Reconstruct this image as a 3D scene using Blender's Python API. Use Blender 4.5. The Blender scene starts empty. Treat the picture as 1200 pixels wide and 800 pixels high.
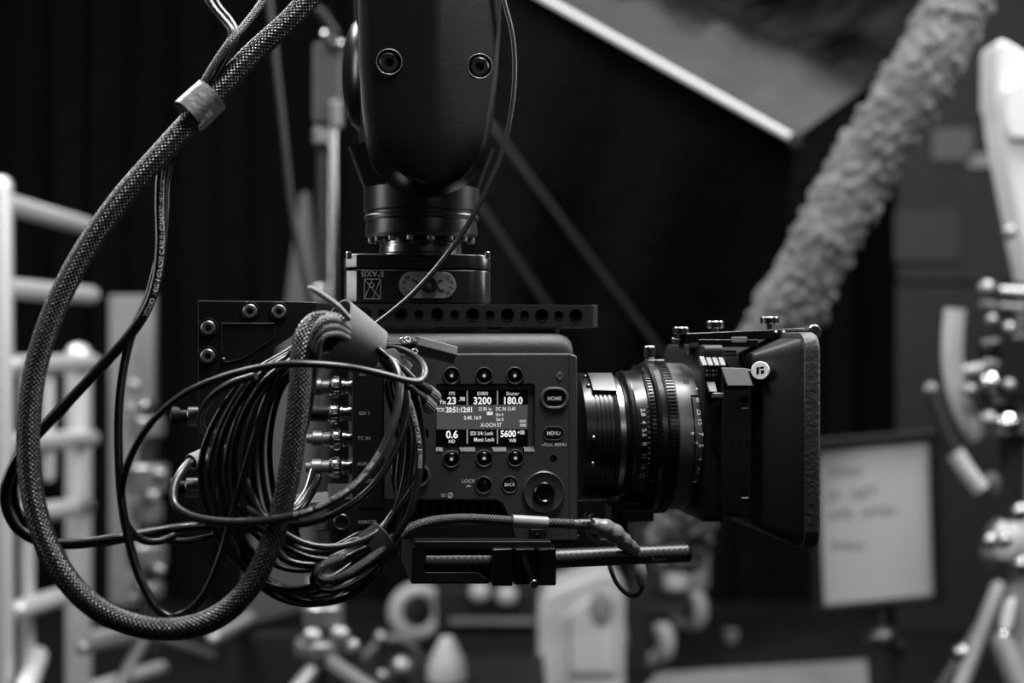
import bpy, math, random
import numpy as np
from mathutils import Vector, Matrix, Euler

random.seed(7)
scene = bpy.context.scene
COL = scene.collection
PI = math.pi

# ------------------------------------------------------------------ camera
FPX = 50.0 / 36.0 * 1200.0            # focal length in pixels of the 1200 x 800 frame
D0 = 1.1667                           # distance from lens to the rig's pivot
CAM_Z = 1.35
cam_data = bpy.data.cameras.new('camera')
cam_data.lens = 50.0
cam_data.sensor_width = 36.0
cam_data.clip_start = 0.05
cam_data.clip_end = 60.0
cam = bpy.data.objects.new('camera', cam_data)
COL.objects.link(cam)
cam.location = (0, -D0, CAM_Z)
cam.rotation_euler = (PI / 2, 0, 0)
cam_data.dof.use_dof = True
cam_data.dof.focus_distance = 1.145
cam_data.dof.aperture_fstop = 3.6
cam_data.dof.aperture_blades = 0
scene.camera = cam

# ------------------------------------------------------------------ view, world, lights
scene.view_settings.view_transform = 'Standard'
scene.view_settings.look = 'None'
scene.view_settings.gamma = 1.0
scene.view_settings.use_curve_mapping = False
scene.view_settings.exposure = 0.0
world = bpy.data.worlds.new('world')
scene.world = world
world.use_nodes = True
world.node_tree.nodes['Background'].inputs[0].default_value = (1, 1, 1, 1)
world.node_tree.nodes['Background'].inputs[1].default_value = 0.004


def area(name, loc, target, sx, sy, watts, spread=180):
    l = bpy.data.lights.new(name, 'AREA')
    l.shape = 'RECTANGLE'
    l.size, l.size_y, l.energy = sx, sy, watts
    l.spread = math.radians(spread)
    o = bpy.data.objects.new(name, l)
    COL.objects.link(o)
    o.location = loc
    o.rotation_euler = (Vector(target) - Vector(loc)).to_track_quat('-Z', 'Y').to_euler()
    return o


area('key_softbox', (0.30, -0.26, 3.0), (0.05, 0.0, 1.3), 0.9, 0.40, 78.0)
area('overhead_softbox', (0.2, 0.5, 3.1), (0.1, 0.05, 1.3), 1.1, 0.5, 30.0)
area('right_softbox', (2.3, 0.75, 2.5), (0.1, 0.0, 1.4), 0.8, 1.2, 42.0)
area('left_fill_light', (-2.2, -0.2, 2.0), (-0.1, 0.0, 1.3), 0.5, 1.1, 18.0)  # added fill from the left for the cable coil; no window there
area('robot_cover_fill', (1.9, -3.2, 2.9), (0.05, 0.0, 1.5), 0.6, 0.5, 9.0)  # unseen light added behind the camera to brighten the robot cover's upper right
area('stage_light_left', (-2.0, 1.9, 3.9), (-1.3, 3.2, 0.6), 1.6, 1.2, 300.0)
area('stage_light_right', (1.9, 1.9, 3.9), (1.3, 3.4, 0.9), 1.6, 1.2, 300.0)

# ------------------------------------------------------------------ frames and pixel measures
YAW = math.radians(8.0)
RIG = Matrix.Translation((0, 0, CAM_Z)) @ Matrix.Rotation(YAW, 4, 'Z')
WORLD = Matrix.Identity(4)
_ci = Matrix.Rotation(-YAW, 3, 'Z')
_cpos = _ci @ Vector((0, -D0, 0))


def G(px, py, yl=0.0):
    """Rig point that the photograph shows at (px, py), at rig depth yl."""
    d = _ci @ Vector(((px - 600) / FPX, 1.0, -(py - 400) / FPX))
    t = (yl - _cpos.y) / d.y
    return _cpos + d * t


def S(px, yl=0.0):
    """Metres per photograph pixel there."""
    p = G(px, 400, yl)
    return (RIG @ p - cam.location).y / FPX


def W(px, py, d):
    """World point at (px, py) at distance d."""
    return Vector(((px - 600) / FPX * d, d - D0, CAM_Z - (py - 400) / FPX * d))


# ------------------------------------------------------------------ mesh builder
class MB:
    def __init__(self):
        self.v, self.f, self.uv, self.has_uv = [], [], [], False

    def add(self, v, f, uv=None):
        o = len(self.v)
        self.v.extend([tuple(p) for p in v])
        self.f.extend([tuple(i + o for i in q) for q in f])
        if uv is not None:
            self.has_uv = True
            self.uv.extend(uv)
        else:
            self.uv.extend([None] * len(f))
        return self

    def box(self, c, s, rot=None):
        c = Vector(c)
        vs = []
        for x in (-.5, .5):
            for y in (-.5, .5):
                for z in (-.5, .5):
                    p = Vector((x * s[0], y * s[1], z * s[2]))
                    if rot is not None:
                        p = rot @ p
                    vs.append(c + p)
        return self.add(vs, [(0, 1, 3, 2), (4, 6, 7, 5), (0, 4, 5, 1), (2, 3, 7, 6), (0, 2, 6, 4), (1, 5, 7, 3)])

    def lathe(self, prof, o, axis, seg=48, flat=None):
        """prof: list of (a along axis, r). Closed at r = 0."""
        o, ax = Vector(o), Vector(axis).normalized()
        h = Vector((0, 0, 1)) if abs(ax.z) < .9 else Vector((1, 0, 0))
        e1 = ax.cross(h).normalized()
        e2 = ax.cross(e1).normalized()
        vs, fs, rows = [], [], []
        for a, r in prof:
            if r <= 1e-9:
                rows.append([len(vs)])
                vs.append(o + ax * a)
            else:
                row = []
                for k in range(seg):
                    t = 2 * PI * k / seg
                    row.append(len(vs))
                    vs.append(o + ax * a + e1 * (r * math.cos(t)) + e2 * (r * math.sin(t)))
                rows.append(row)
        for A, B in zip(rows, rows[1:]):
            for k in range(seg):
                k2 = (k + 1) % seg
                if len(A) == 1 and len(B) == 1:
                    continue
                if len(A) == 1:
                    fs.append((A[0], B[k2], B[k]))
                elif len(B) == 1:
                    fs.append((A[k], A[k2], B[0]))
                else:
                    fs.append((A[k], A[k2], B[k2], B[k]))
        return self.add(vs, fs)

    def cyl(self, p0, p1, r0, r1=None, seg=24, cham=0.0):
        p0, p1 = Vector(p0), Vector(p1)
        r1 = r0 if r1 is None else r1
        L = (p1 - p0).length
        c = min(cham, L * .4, r0 * .9, r1 * .9)
        if c > 0:
            prof = [(0, 0), (0, r0 - c), (c, r0), (L - c, r1), (L, r1 - c), (L, 0)]
        else:
            prof = [(0, 0), (0, r0), (L, r1), (L, 0)]
        return self.lathe(prof, p0, p1 - p0, seg)

    def ball(self, c, r, seg=20, sq=(1, 1, 1)):
        n = seg // 2
        prof = [(-r * math.cos(PI * k / n), r * math.sin(PI * k / n) if 0 < k < n else 0) for k in range(n + 1)]
        m = MB().lathe(prof, (0, 0, 0), (0, 0, 1), seg)
        return self.add([(c[0] + p[0] * sq[0], c[1] + p[1] * sq[1], c[2] + p[2] * sq[2]) for p in m.v], m.f)

    def torus(self, c, axis, R, r, seg=48, ms=12, squash=1.0):
        prof = [(r * squash * math.sin(2 * PI * k / ms), R + r * math.cos(2 * PI * k / ms)) for k in range(ms + 1)]
        return self.lathe(prof, c, axis, seg)

    def prism(self, poly, y0, y1):
        """poly: (x, z) outline in the frame; extruded along y."""
        n = len(poly)
        vs = [(x, y0, z) for x, z in poly] + [(x, y1, z) for x, z in poly]
        fs = [tuple(range(n)), tuple(range(2 * n - 1, n - 1, -1))]
        fs += [(k, k + n, (k + 1) % n + n, (k + 1) % n) for k in range(n)]
        return self.add(vs, fs)

    def loft(self, loops, cap0=True, cap1=True):
        n = len(loops[0])
        vs = [p for L in loops for p in L]
        fs = []
        for i in range(len(loops) - 1):
            a, b = i * n, (i + 1) * n
            fs += [(a + k, a + (k + 1) % n, b + (k + 1) % n, b + k) for k in range(n)]
        if cap0:
            fs.append(tuple(range(n - 1, -1, -1)))
        if cap1:
            fs.append(tuple(range((len(loops) - 1) * n, len(loops) * n)))
        return self.add(vs, fs)

    def tube(self, pts, r, seg=12, caps=True, closed=False, braid=None):
        """Round tube along points (numpy n x 3); r a number or a list; UV: metres along, turns round."""
        P = np.asarray([tuple(p) for p in pts], float)
        n = len(P)
        R = np.full(n, r) if np.isscalar(r) else np.asarray(r, float)
        if closed:
            T = np.roll(P, -1, 0) - np.roll(P, 1, 0)
        else:
            T = np.gradient(P, axis=0)
        T /= np.linalg.norm(T, axis=1)[:, None] + 1e-12
        N = np.zeros_like(P)
        h = np.array([0, 1.0, 0]) if abs(T[0][1]) < .9 else np.array([1.0, 0, 0])
        nn = h - T[0] * h.dot(T[0])
        N[0] = nn / np.linalg.norm(nn)
        for i in range(1, n):
            v = N[i - 1] - T[i] * N[i - 1].dot(T[i])
            N[i] = v / np.linalg.norm(v)
        B = np.cross(T, N)
        if closed:                       # spread the leftover twist
            v = N[-1] - T[0] * N[-1].dot(T[0])
            tw = math.atan2(v.dot(B[0]), v.dot(N[0]))
            for i in range(n):
                a = -tw * i / n
                ca, sa = math.cos(a), math.sin(a)
                N[i], B[i] = N[i] * ca + B[i] * sa, B[i] * ca - N[i] * sa
        s = np.concatenate([[0], np.cumsum(np.linalg.norm(np.diff(P, axis=0), axis=1))])
        a = np.arange(seg) / seg
        rr = np.repeat(R[:, None], seg, 1)
        if braid:
            pitch, nr, amp = braid
            U = a[None, :] * nr + s[:, None] / pitch
            Wv = a[None, :] * nr - s[:, None] / pitch
            fu, fw = np.sin(PI * (U - np.floor(U))), np.sin(PI * (Wv - np.floor(Wv)))
            par = (np.floor(U) + np.floor(Wv)) % 2
            rr = rr + amp * np.where(par < .5, fu * (.5 + .5 * fw), fw * (.5 + .5 * fu))
        th = 2 * PI * a
        V = P[:, None, :] + rr[:, :, None] * (np.cos(th)[None, :, None] * N[:, None, :] + np.sin(th)[None, :, None] * B[:, None, :])
        V = V.reshape(-1, 3)
        fs, uv = [], []
        m = n if closed else n - 1
        per = s[-1] + (np.linalg.norm(P[0] - P[-1]) if closed else 0)
        for i in range(m):
            j = (i + 1) % n
            s0, s1 = s[i], (s[j] if j else per)
            for k in range(seg):
                k2 = (k + 1) % seg
                fs.append((i * seg + k, i * seg + k2, j * seg + k2, j * seg + k))
                uv.append(((s0, k / seg), (s0, (k + 1) / seg), (s1, (k + 1) / seg), (s1, k / seg)))
        if caps and not closed:
            fs.append(tuple(range(seg - 1, -1, -1)))
            uv.append(((0, 0),) * seg)
            fs.append(tuple(range((n - 1) * seg, n * seg)))
            uv.append(((0, 0),) * seg)
        return self.add(V.tolist(), fs, uv)


def spline(ctrl, step=0.004, closed=False):
    """Catmull-Rom (centripetal-ish) through control points, resampled."""
    C = [np.asarray(tuple(c), float) for c in ctrl]
    n = len(C)
    out = []
    rng = range(n) if closed else range(n - 1)
    for i in rng:
        if closed:
            p0, p1, p2, p3 = C[i - 1], C[i], C[(i + 1) % n], C[(i + 2) % n]
        else:
            p1, p2 = C[i], C[i + 1]
            p0 = C[i - 1] if i > 0 else 2 * p1 - p2
            p3 = C[i + 2] if i + 2 < n else 2 * p2 - p1
        L = np.linalg.norm(p2 - p1)
        k = max(2, int(L / step))
        d0, d1, d2 = (max(np.linalg.norm(q) ** .5, 1e-4) for q in (p1 - p0, p2 - p1, p3 - p2))
        m1 = (p2 - p1) + d1 * ((p1 - p0) / d0 - (p2 - p0) / (d0 + d1))
        m2 = (p2 - p1) + d1 * ((p3 - p2) / d2 - (p3 - p1) / (d1 + d2))
        for t in np.arange(k) / k:
            out.append((2 * t**3 - 3 * t**2 + 1) * p1 + (t**3 - 2 * t**2 + t) * m1 + (-2 * t**3 + 3 * t**2) * p2 + (t**3 - t**2) * m2)
    if not closed:
        out.append(C[-1])
    return np.array(out)


# ------------------------------------------------------------------ objects
ORG = {}


def mesh_of(name, mb, mat, o, smooth=35):
    me = bpy.data.meshes.new(name)
    me.from_pydata([(p[0] - o[0], p[1] - o[1], p[2] - o[2]) for p in mb.v], [], mb.f)
    if mb.has_uv:
        lay = me.uv_layers.new(name='uv')
        flat = []
        for q, u in zip(mb.f, mb.uv):
            for c in (u if u is not None else ((0, 0),) * len(q)):
                flat.extend(c)
        lay.data.foreach_set('uv', flat)
    me.materials.append(mat)
    me.shade_smooth()
    me.set_sharp_from_angle(angle=math.radians(smooth))
    me.validate()
    return me


def bevel(o, w, seg=2):
    m = o.modifiers.new('edge', 'BEVEL')
    m.width, m.segments, m.limit_method = w, seg, 'ANGLE'
    m.angle_limit = math.radians(35)
    m.use_clamp_overlap = True
    m.harden_normals = True
    return o


def thing(name, label, cat, origin, frame=RIG, group=None):
    o = bpy.data.objects.new(name, None)
    o.empty_display_size = 0.03
    COL.objects.link(o)
    o.matrix_world = frame @ Matrix.Translation(Vector(origin))
    o['label'], o['category'] = label, cat
    if group:
        o['group'] = group
    ORG[o.name] = Vector(origin)
    return o


def part(name, mb, mat, parent, bev=0, smooth=35, label=None, kind=None):
    og = ORG[parent.name]
    o = bpy.data.objects.new(name, mesh_of(name, mb, mat, og, smooth))
    COL.objects.link(o)
    o.parent = parent
    ORG[o.name] = og
    if bev:
        bevel(o, bev)
    if label:
        o['label'] = label
    if kind:
        o['kind'] = kind
    return o


def solo(name, mb, mat, label, cat, frame=RIG, group=None, bev=0, smooth=35, kind=None):
    A = np.array(mb.v)
    lo, hi = A.min(0), A.max(0)
    og = Vector(((lo[0] + hi[0]) / 2, (lo[1] + hi[1]) / 2, lo[2]))
    o = bpy.data.objects.new(name, mesh_of(name, mb, mat, og, smooth))
    COL.objects.link(o)
    o.matrix_world = frame @ Matrix.Translation(og)
    ORG[o.name] = og
    if label:
        o['label'], o['category'] = label, cat
    if group:
        o['group'] = group
    if kind:
        o['kind'] = kind
    if bev:
        bevel(o, bev)
    return o


def boolean(mb, cut, bev=0):
    """mb minus every closed solid in cut, as a new MB."""
    obs = []
    for m in [mb] + cut:
        me = bpy.data.meshes.new('tmp')
        me.from_pydata(m.v, [], m.f)
        me.update()
        import bmesh
        b = bmesh.new()
        b.from_mesh(me)
        bmesh.ops.recalc_face_normals(b, faces=b.faces)
        b.to_mesh(me)
        b.free()
        ob = bpy.data.objects.new('tmp', me)
        COL.objects.link(ob)
        obs.append(ob)
    if bev:
        bevel(obs[0], bev, 3)
    for c in obs[1:]:
        md = obs[0].modifiers.new('cut', 'BOOLEAN')
        md.operation, md.object, md.solver = 'DIFFERENCE', c, 'EXACT'
    dg = bpy.context.evaluated_depsgraph_get()
    me = bpy.data.meshes.new_from_object(obs[0].evaluated_get(dg))
    out = MB()
    out.add([tuple(v.co) for v in me.vertices], [tuple(p.vertices) for p in me.polygons])
    for ob in obs:
        d = ob.data
        bpy.data.objects.remove(ob)
        bpy.data.meshes.remove(d)
    bpy.data.meshes.remove(me)
    return out


_glyph = {}


def glyphs(s, bold=0.0, align='CENTER'):
    key = (s, bold, align)
    if key not in _glyph:
        cu = bpy.data.curves.new('t', 'FONT')
        cu.body, cu.size, cu.align_x, cu.align_y = s, 1.0, align, 'CENTER'
        cu.offset = bold
        cu.resolution_u = 3
        ob = bpy.data.objects.new('t', cu)
        COL.objects.link(ob)
        dg = bpy.context.evaluated_depsgraph_get()
        me = bpy.data.meshes.new_from_object(ob.evaluated_get(dg))
        _glyph[key] = ([(v.co.x, v.co.y) for v in me.vertices], [tuple(p.vertices) for p in me.polygons])
        bpy.data.objects.remove(ob)
        bpy.data.curves.remove(cu)
        bpy.data.meshes.remove(me)
    return _glyph[key]


def txt(mb, s, c, h, bold=0.0, rot=0.0, sx=1.0, align='CENTER'):
    """Flat lettering facing the viewer (-y) at point c (x, y, z), cap height h."""
    v, f = glyphs(s, bold, align)
    k = h / 0.70
    ca, sa = math.cos(rot), math.sin(rot)
    out = []
    for x, y in v:
        x, y = x * k * sx, y * k
        out.append((c[0] + x * ca - y * sa, c[1], c[2] + x * sa + y * ca))
    return mb.add(out, f)


def txt_map(mb, s, h, fn, bold=0.0, sx=1.0, align='LEFT'):
    """Lettering through fn(u along, v across) -> point."""
    v, f = glyphs(s, bold, align)
    k = h / 0.70
    return mb.add([fn(x * k * sx, y * k) for x, y in v], f)


def rrect(cx, cz, w, h, r, n=6):
    r = min(r, w / 2 - 1e-6, h / 2 - 1e-6)
    out = []
    for ox, oz, a0 in ((1, 1, 0), (-1, 1, 90), (-1, -1, 180), (1, -1, 270)):
        for k in range(n + 1):
            a = math.radians(a0 + 90 * k / n)
            out.append((cx + ox * (w / 2 - r) + r * math.cos(a), cz + oz * (h / 2 - r) + r * math.sin(a)))
    return out


def pxz(poly, yl):
    return [(G(a, b, yl).x, G(a, b, yl).z) for a, b in poly]


# ------------------------------------------------------------------ materials
def mat(name, g, rough=.5, metal=0.0, bump=None, spots=None, spec=.5, emit=0, coat=0, sheen=0):
    """bump = (noise scale per metre, strength, distance m); spots = (scale, amount) of tonal variation."""
    m = bpy.data.materials.new(name)
    m.use_nodes = True
    nt = m.node_tree
    b = nt.nodes['Principled BSDF']
    b.inputs['Base Color'].default_value = (g, g, g, 1)
    b.inputs['Roughness'].default_value = rough
    b.inputs['Metallic'].default_value = metal
    b.inputs['Specular IOR Level'].default_value = spec
    if coat:
        b.inputs['Coat Weight'].default_value = coat
        b.inputs['Coat Roughness'].default_value = .1
    if sheen:
        b.inputs['Sheen Weight'].default_value = sheen
        b.inputs['Sheen Roughness'].default_value = .4
    if emit:
        b.inputs['Emission Color'].default_value = (1, 1, 1, 1)
        b.inputs['Emission Strength'].default_value = emit
    tc = nt.nodes.new('ShaderNodeTexCoord')
    if bump:
        n = nt.nodes.new('ShaderNodeTexNoise')
        n.inputs['Scale'].default_value = bump[0]
        n.inputs['Detail'].default_value = 3
        nt.links.new(tc.outputs['Object'], n.inputs['Vector'])
        bp = nt.nodes.new('ShaderNodeBump')
        bp.inputs['Strength'].default_value = bump[1]
        bp.inputs['Distance'].default_value = bump[2]
        nt.links.new(n.outputs['Fac'], bp.inputs['Height'])
        nt.links.new(bp.outputs['Normal'], b.inputs['Normal'])
    if spots:
        n = nt.nodes.new('ShaderNodeTexNoise')
        n.inputs['Scale'].default_value = spots[0]
        n.inputs['Detail'].default_value = 5
        nt.links.new(tc.outputs['Object'], n.inputs['Vector'])
        r = nt.nodes.new('ShaderNodeMapRange')
        r.inputs['From Min'].default_value, r.inputs['From Max'].default_value = .3, .7
        r.inputs['To Min'].default_value, r.inputs['To Max'].default_value = g * (1 - spots[1]), g * (1 + spots[1])
        nt.links.new(n.outputs['Fac'], r.inputs['Value'])
        nt.links.new(r.outputs['Result'], b.inputs['Base Color'])
    return m


def math_node(nt, op, a, b=None):
    n = nt.nodes.new('ShaderNodeMath')
    n.operation = op
    for i, x in enumerate((a, b)):
        if x is None:
            continue
        if isinstance(x, (int, float)):
            n.inputs[i].default_value = x
        else:
            nt.links.new(x, n.inputs[i])
    return n.outputs[0]


def weave(name, lo, hi, pitch, turns, rough=.45, strength=.8, dist=.0006, spec=.5):
    """Braided sleeve or carbon weave from the tube's UV (metres along, turns round)."""
    m = mat(name, lo, rough, spec=spec)
    nt = m.node_tree
    b = nt.nodes['Principled BSDF']
    uv = nt.nodes.new('ShaderNodeUVMap')
    sep = nt.nodes.new('ShaderNodeSeparateXYZ')
    nt.links.new(uv.outputs[0], sep.inputs[0])
    p = math_node(nt, 'DIVIDE', sep.outputs[0], pitch)
    a = math_node(nt, 'MULTIPLY', sep.outputs[1], turns)
    u, w = math_node(nt, 'ADD', a, p), math_node(nt, 'SUBTRACT', a, p)
    fu = math_node(nt, 'SINE', math_node(nt, 'MULTIPLY', math_node(nt, 'FRACT', u), PI))
    fw = math_node(nt, 'SINE', math_node(nt, 'MULTIPLY', math_node(nt, 'FRACT', w), PI))
    par = math_node(nt, 'FLOORED_MODULO', math_node(nt, 'ADD', math_node(nt, 'FLOOR', u), math_node(nt, 'FLOOR', w)), 2.0)
    par = math_node(nt, 'GREATER_THAN', par, .5)
    ha = math_node(nt, 'MULTIPLY', fu, math_node(nt, 'ADD', math_node(nt, 'MULTIPLY', fw, .5), .5))
    hb = math_node(nt, 'MULTIPLY', fw, math_node(nt, 'ADD', math_node(nt, 'MULTIPLY', fu, .5), .5))
    mix = nt.nodes.new('ShaderNodeMix')
    nt.links.new(par, mix.inputs['Factor'])
    nt.links.new(ha, mix.inputs[2])
    nt.links.new(hb, mix.inputs[3])
    h = mix.outputs[0]
    r = nt.nodes.new('ShaderNodeMapRange')
    r.inputs['To Min'].default_value, r.inputs['To Max'].default_value = lo, hi
    nt.links.new(h, r.inputs['Value'])
    nt.links.new(r.outputs['Result'], b.inputs['Base Color'])
    bp = nt.nodes.new('ShaderNodeBump')
    bp.inputs['Strength'].default_value, bp.inputs['Distance'].default_value = strength, dist
    nt.links.new(h, bp.inputs['Height'])
    nt.links.new(bp.outputs['Normal'], b.inputs['Normal'])
    return m


M = {
    'black': mat('black_anodised_metal', .006, .34, .0, (900, .10, .0004), spec=.4),
    'blackmatte': mat('matte_black_plastic', .0028, .5, 0, (1200, .2, .0004), spec=.25),
    'blackgloss': mat('glossy_black_plastic', .004, .2),
    'deep': mat('recess_black', .002, .7, spec=.1),
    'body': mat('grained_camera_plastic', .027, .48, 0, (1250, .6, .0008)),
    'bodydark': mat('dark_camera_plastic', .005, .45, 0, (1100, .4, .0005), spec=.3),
    'robot': mat('leather_grain_robot_paint', .0035, .29, 0, (1100, .3, .0005), spec=.5),
    'robotedge': mat('satin_black_robot_paint', .004, .28, spec=.45),
    'steel': mat('brushed_steel', .26, .26, 1.0, (300, .1, .0005)),
    'dullsteel': mat('dull_grey_metal', .20, .42, .8, (500, .1, .0004)),
    'chrome': mat('bright_chrome', .50, .16, 1.0),
    'lens': mat('black_lens_barrel', .006, .28, .2, spec=.4),
    'lensgrey': mat('satin_grey_lens_barrel', .085, .36, .5),
    'print': mat('white_print', .80, .6),
    'dimprint': mat('grey_print', .34, .6),
    'label2': mat('panel_print', .75, .6),
    'button': mat('button_rubber', .004, .30, spec=.3),
    'rubber': mat('black_cable_jacket', .003, .24, 0, (700, .06, .0004)),
    'rubber2': mat('matte_cable_jacket', .006, .34, 0, (700, .1, .0004)),
    'greyrubber': mat('grey_cable_jacket', .018, .30, 0, (700, .1, .0004)),
    'strap': mat('grey_hook_and_loop_strap', .13, .85, 0, (1500, .7, .0006), sheen=.2),
    'strapdark': mat('dark_hook_and_loop_strap', .005, .85, 0, (1500, .7, .0006), sheen=.03, spec=.2),
    'tape': mat('grey_cloth_tape', .12, .5, 0, (160, .5, .002)),
    'greyplastic': mat('dark_grey_plastic', .055, .45, 0, (900, .2, .0003)),
    'label': mat('grey_label_plate', .20, .4),
    'lcd_off': mat('screen_black_glass', .004, .10),
    'lcd_panel': mat('screen_grey_area', .02, .2, emit=.062),
    'lcd_text': mat('screen_white_text', .5, .4, emit=.78),
    'lcd_line': mat('screen_grey_line', .2, .4, emit=.20),
    'lcd_small': mat('screen_soft_text', .5, .4, emit=.50),
    'braid': weave('braided_sleeve', .0012, .011, .0034, 14, .32, .5, .0005, spec=.6),
    'braidfine': weave('fine_braided_sleeve', .003, .06, .0026, 7, .38, .9, .0006),
    'braidgrey': weave('pale_braided_sleeve', .02, .20, .0030, 8, .5, .9, .0006),
    'carbon': weave('carbon_fibre_weave', .003, .020, .0048, 9, .42, .25, .0004),
    'barmetal': mat('black_bar_metal', .018, .30, .0, (500, .08, .0003), spec=.6),
    'ribgrey': mat('dark_grey_ribs', .035, .4),
    'tool': mat('satin_black_coupling', .010, .26, .0, (500, .06, .0003), spec=.6),
    # background
    'pole': mat('dark_pole_paint', .008, .5, spec=.3),
    'sheet': mat('dim_grey_sheet', .024, .8, spec=.1),
    'reflector': mat('grey_reflector_cloth', .055, .8, spec=.1),
    'wall': mat('black_stage_drape', .0025, .95, 0, (6, .5, .05), spec=.03),
    'floor': mat('grey_studio_floor', .008, .7, 0, (40, .1, .004), (2.5, .25), spec=.03),
    'alu': mat('aluminium_tube', .42, .42, .45, (60, .05, .002)),
    'pale': mat('pale_grey_plastic', .26, .5, 0, (20, .1, .004), (7, .15)),
    'midgrey': mat('mid_grey_paint', .10, .6, 0, None, (6, .2)),
    'darkgrey': mat('dark_grey_paint', .008, .6, spec=.2),
    'white': mat('white_plastic', .42, .5),
    'paper': mat('white_board_surface', .38, .5),
    'fabric': mat('grey_silk_fabric', .021, .8, 0, (9, .6, .03), (5, .2), spec=.1),
    'blackfab': mat('black_flag_fabric', .0028, .95, 0, (10, .5, .03), spec=.02),
    'piping': mat('pale_edge_piping', .36, .6),
    'foam': mat('pale_bumpy_wrap', .085, .8, 0, (60, .3, .01), (18, .35), spec=.1),
    'ink': mat('marker_ink', .12, .6),
}

# ------------------------------------------------------------------ the setting
def struct(name, mb, m):
    o = bpy.data.objects.new(name, mesh_of(name, mb, m, (0, 0, 0)))
    COL.objects.link(o)
    o['kind'] = 'structure'
    return o


struct('floor', MB().box((0, 1.2, -.05), (7.4, 11.0, .1)), M['floor'])
struct('ceiling', MB().box((0, 1.2, 4.25), (7.4, 11.0, .1)), M['wall'])


def drape(x0, x1, y, z0, z1, n, amp, along='x', ph=0.0):
    mb, vs, fs = MB(), [], []
    for i in range(n + 1):
        t = x0 + (x1 - x0) * i / n
        for k in range(7):
            z = z0 + (z1 - z0) * k / 6
            w = y + amp * math.sin(i * 1.9 + ph + .25 * math.sin(k)) + amp * .4 * math.sin(i * .77 + k * .3)
            vs.append((t, w, z) if along == 'x' else (w, t, z))
    for i in range(n):
        for k in range(6):
            a = i * 7 + k
            fs.append((a, a + 7, a + 8, a + 1))
    return mb.add(vs, fs)


struct('wall_back', drape(-3.6, 3.6, 6.2, 0, 4.2, 110, .05), M['wall'])
struct('wall_left', drape(-4.2, 6.2, -3.5, 0, 4.2, 90, .05, 'y'), M['wall'])
struct('wall_right', drape(-4.2, 6.2, 3.5, 0, 4.2, 90, .05, 'y'), M['wall'])
struct('wall_front', MB().box((0, -4.2, 2.1), (7.2, .05, 4.2)), M['wall'])

# ------------------------------------------------------------------ robot wrist
def bolt(mb, c, axis, r, seg=28):
    """Socket head cap screw, its top at c."""
    return mb.lathe([(-r * .7, 0), (-r * .7, r * .42), (0, r * .46), (0, r * .84), (-r * .14, r), (-r * .9, r), (-r * .9, 0)], c, axis, seg)


OUT = (0, -1, 0)
ya = .052
ax = G(494, 250, ya)
robot = thing('robot_wrist', 'big black robot arm wrist with two socket bolts in its rounded cover', 'robot arm', (ax.x, ya, G(494, 222, ya).z))
outer_px = [(418, -70), (419.5, 0), (421, 75), (424, 130), (430, 172), (438, 196), (450, 211), (466, 221), (486, 228), (508, 230), (526, 227),
            (543, 220), (556, 208), (566, 192), (573, 170), (578, 140), (583, 94), (587, 30), (589, -70)]
inner_px = [(431, -70), (431.5, 0), (434, 75), (438, 130), (445, 166), (453, 184), (463, 197), (475, 207), (491, 215), (511, 218), (527, 215),
            (541, 208), (551, 197), (559, 182), (566, 164), (571, 136), (577, 94), (583, 30), (586, -70)]
ob_ = [G(a, b, .002) for a, b in outer_px]
of_ = [Vector((p.x, .002, p.z)) for p in ob_]
ib_ = [G(a, b, -.012) for a, b in inner_px]
bk_ = [Vector((p.x, .115, p.z)) for p in ob_]
hous = MB().loft([bk_, of_], cap0=True, cap1=False)
c0 = G(455, 40, 0).x
part('housing', hous, M['robotedge'], robot, smooth=50)
n = len(of_)
rim = MB()
vs = of_ + [Vector((p.x, -.009, p.z)) for p in ib_] + [Vector((p.x, -.0105, p.z)) for p in ib_]
fs = []
for L in (0, 1):
    a, b = L * n, (L + 1) * n
    fs += [(a + k, a + k + 1, b + k + 1, b + k) for k in range(n - 1)]
rim.add(vs, fs)
part('cover_rim', rim, M['robotedge'], robot, smooth=60)
# cover: a solid with a crease down its middle that dies away towards the rounded bottom
ztop, zlow = ib_[0].z, ib_[9].z
xc = ib_[9].x
lx_ = sorted([(p.z, p.x) for p in ib_[:10]])
rx_ = sorted([(p.z, p.x) for p in ib_[9:]])
NV, NU = 34, 20
rows = []
for j in range(NV + 1):
    z = zlow + (ztop - zlow) * (max(j, .35) / NV) ** 1.5
    xl = np.interp(z, [q[0] for q in lx_], [q[1] for q in lx_])
    xr = np.interp(z, [q[0] for q in rx_], [q[1] for q in rx_])
    if j == 0:
        z, xl, xr = ib_[8].z * .8 + zlow * .2, ib_[8].x, ib_[10].x
    row = []
    for i in range(NU + 1):
        t_ = i / NU * 2 - 1
        x = xc + (xc - xl) * t_ if t_ < 0 else xc + (xr - xc) * t_
        up_ = min(1.0, max(0.0, (z - zlow) / (ztop - zlow) * 1.25 - .2))
        y = -.0155 + (.0060 if t_ < 0 else .0062) * abs(t_) * up_ + .0035 * t_ * t_ * (1 - up_) + .003 * (1 - min(1, (z - zlow) / .05)) ** 2
        row.append(Vector((x, y, z)))
    rows.append(row)
thick = MB()
vs = [p for r in rows for p in r] + [Vector((p.x, .004, p.z)) for r in rows for p in r]
W1 = NU + 1
N1 = W1 * (NV + 1)
fs = []
for j in range(NV):
    for i in range(NU):
        q = (j * W1 + i, j * W1 + i + 1, (j + 1) * W1 + i + 1, (j + 1) * W1 + i)
        fs += [q, tuple(N1 + k for k in reversed(q))]
edge = [i for i in range(W1)] + [j * W1 + NU for j in range(1, NV + 1)] + [NV * W1 + i for i in range(NU - 1, -1, -1)] + [j * W1 for j in range(NV - 1, 0, -1)]
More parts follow.
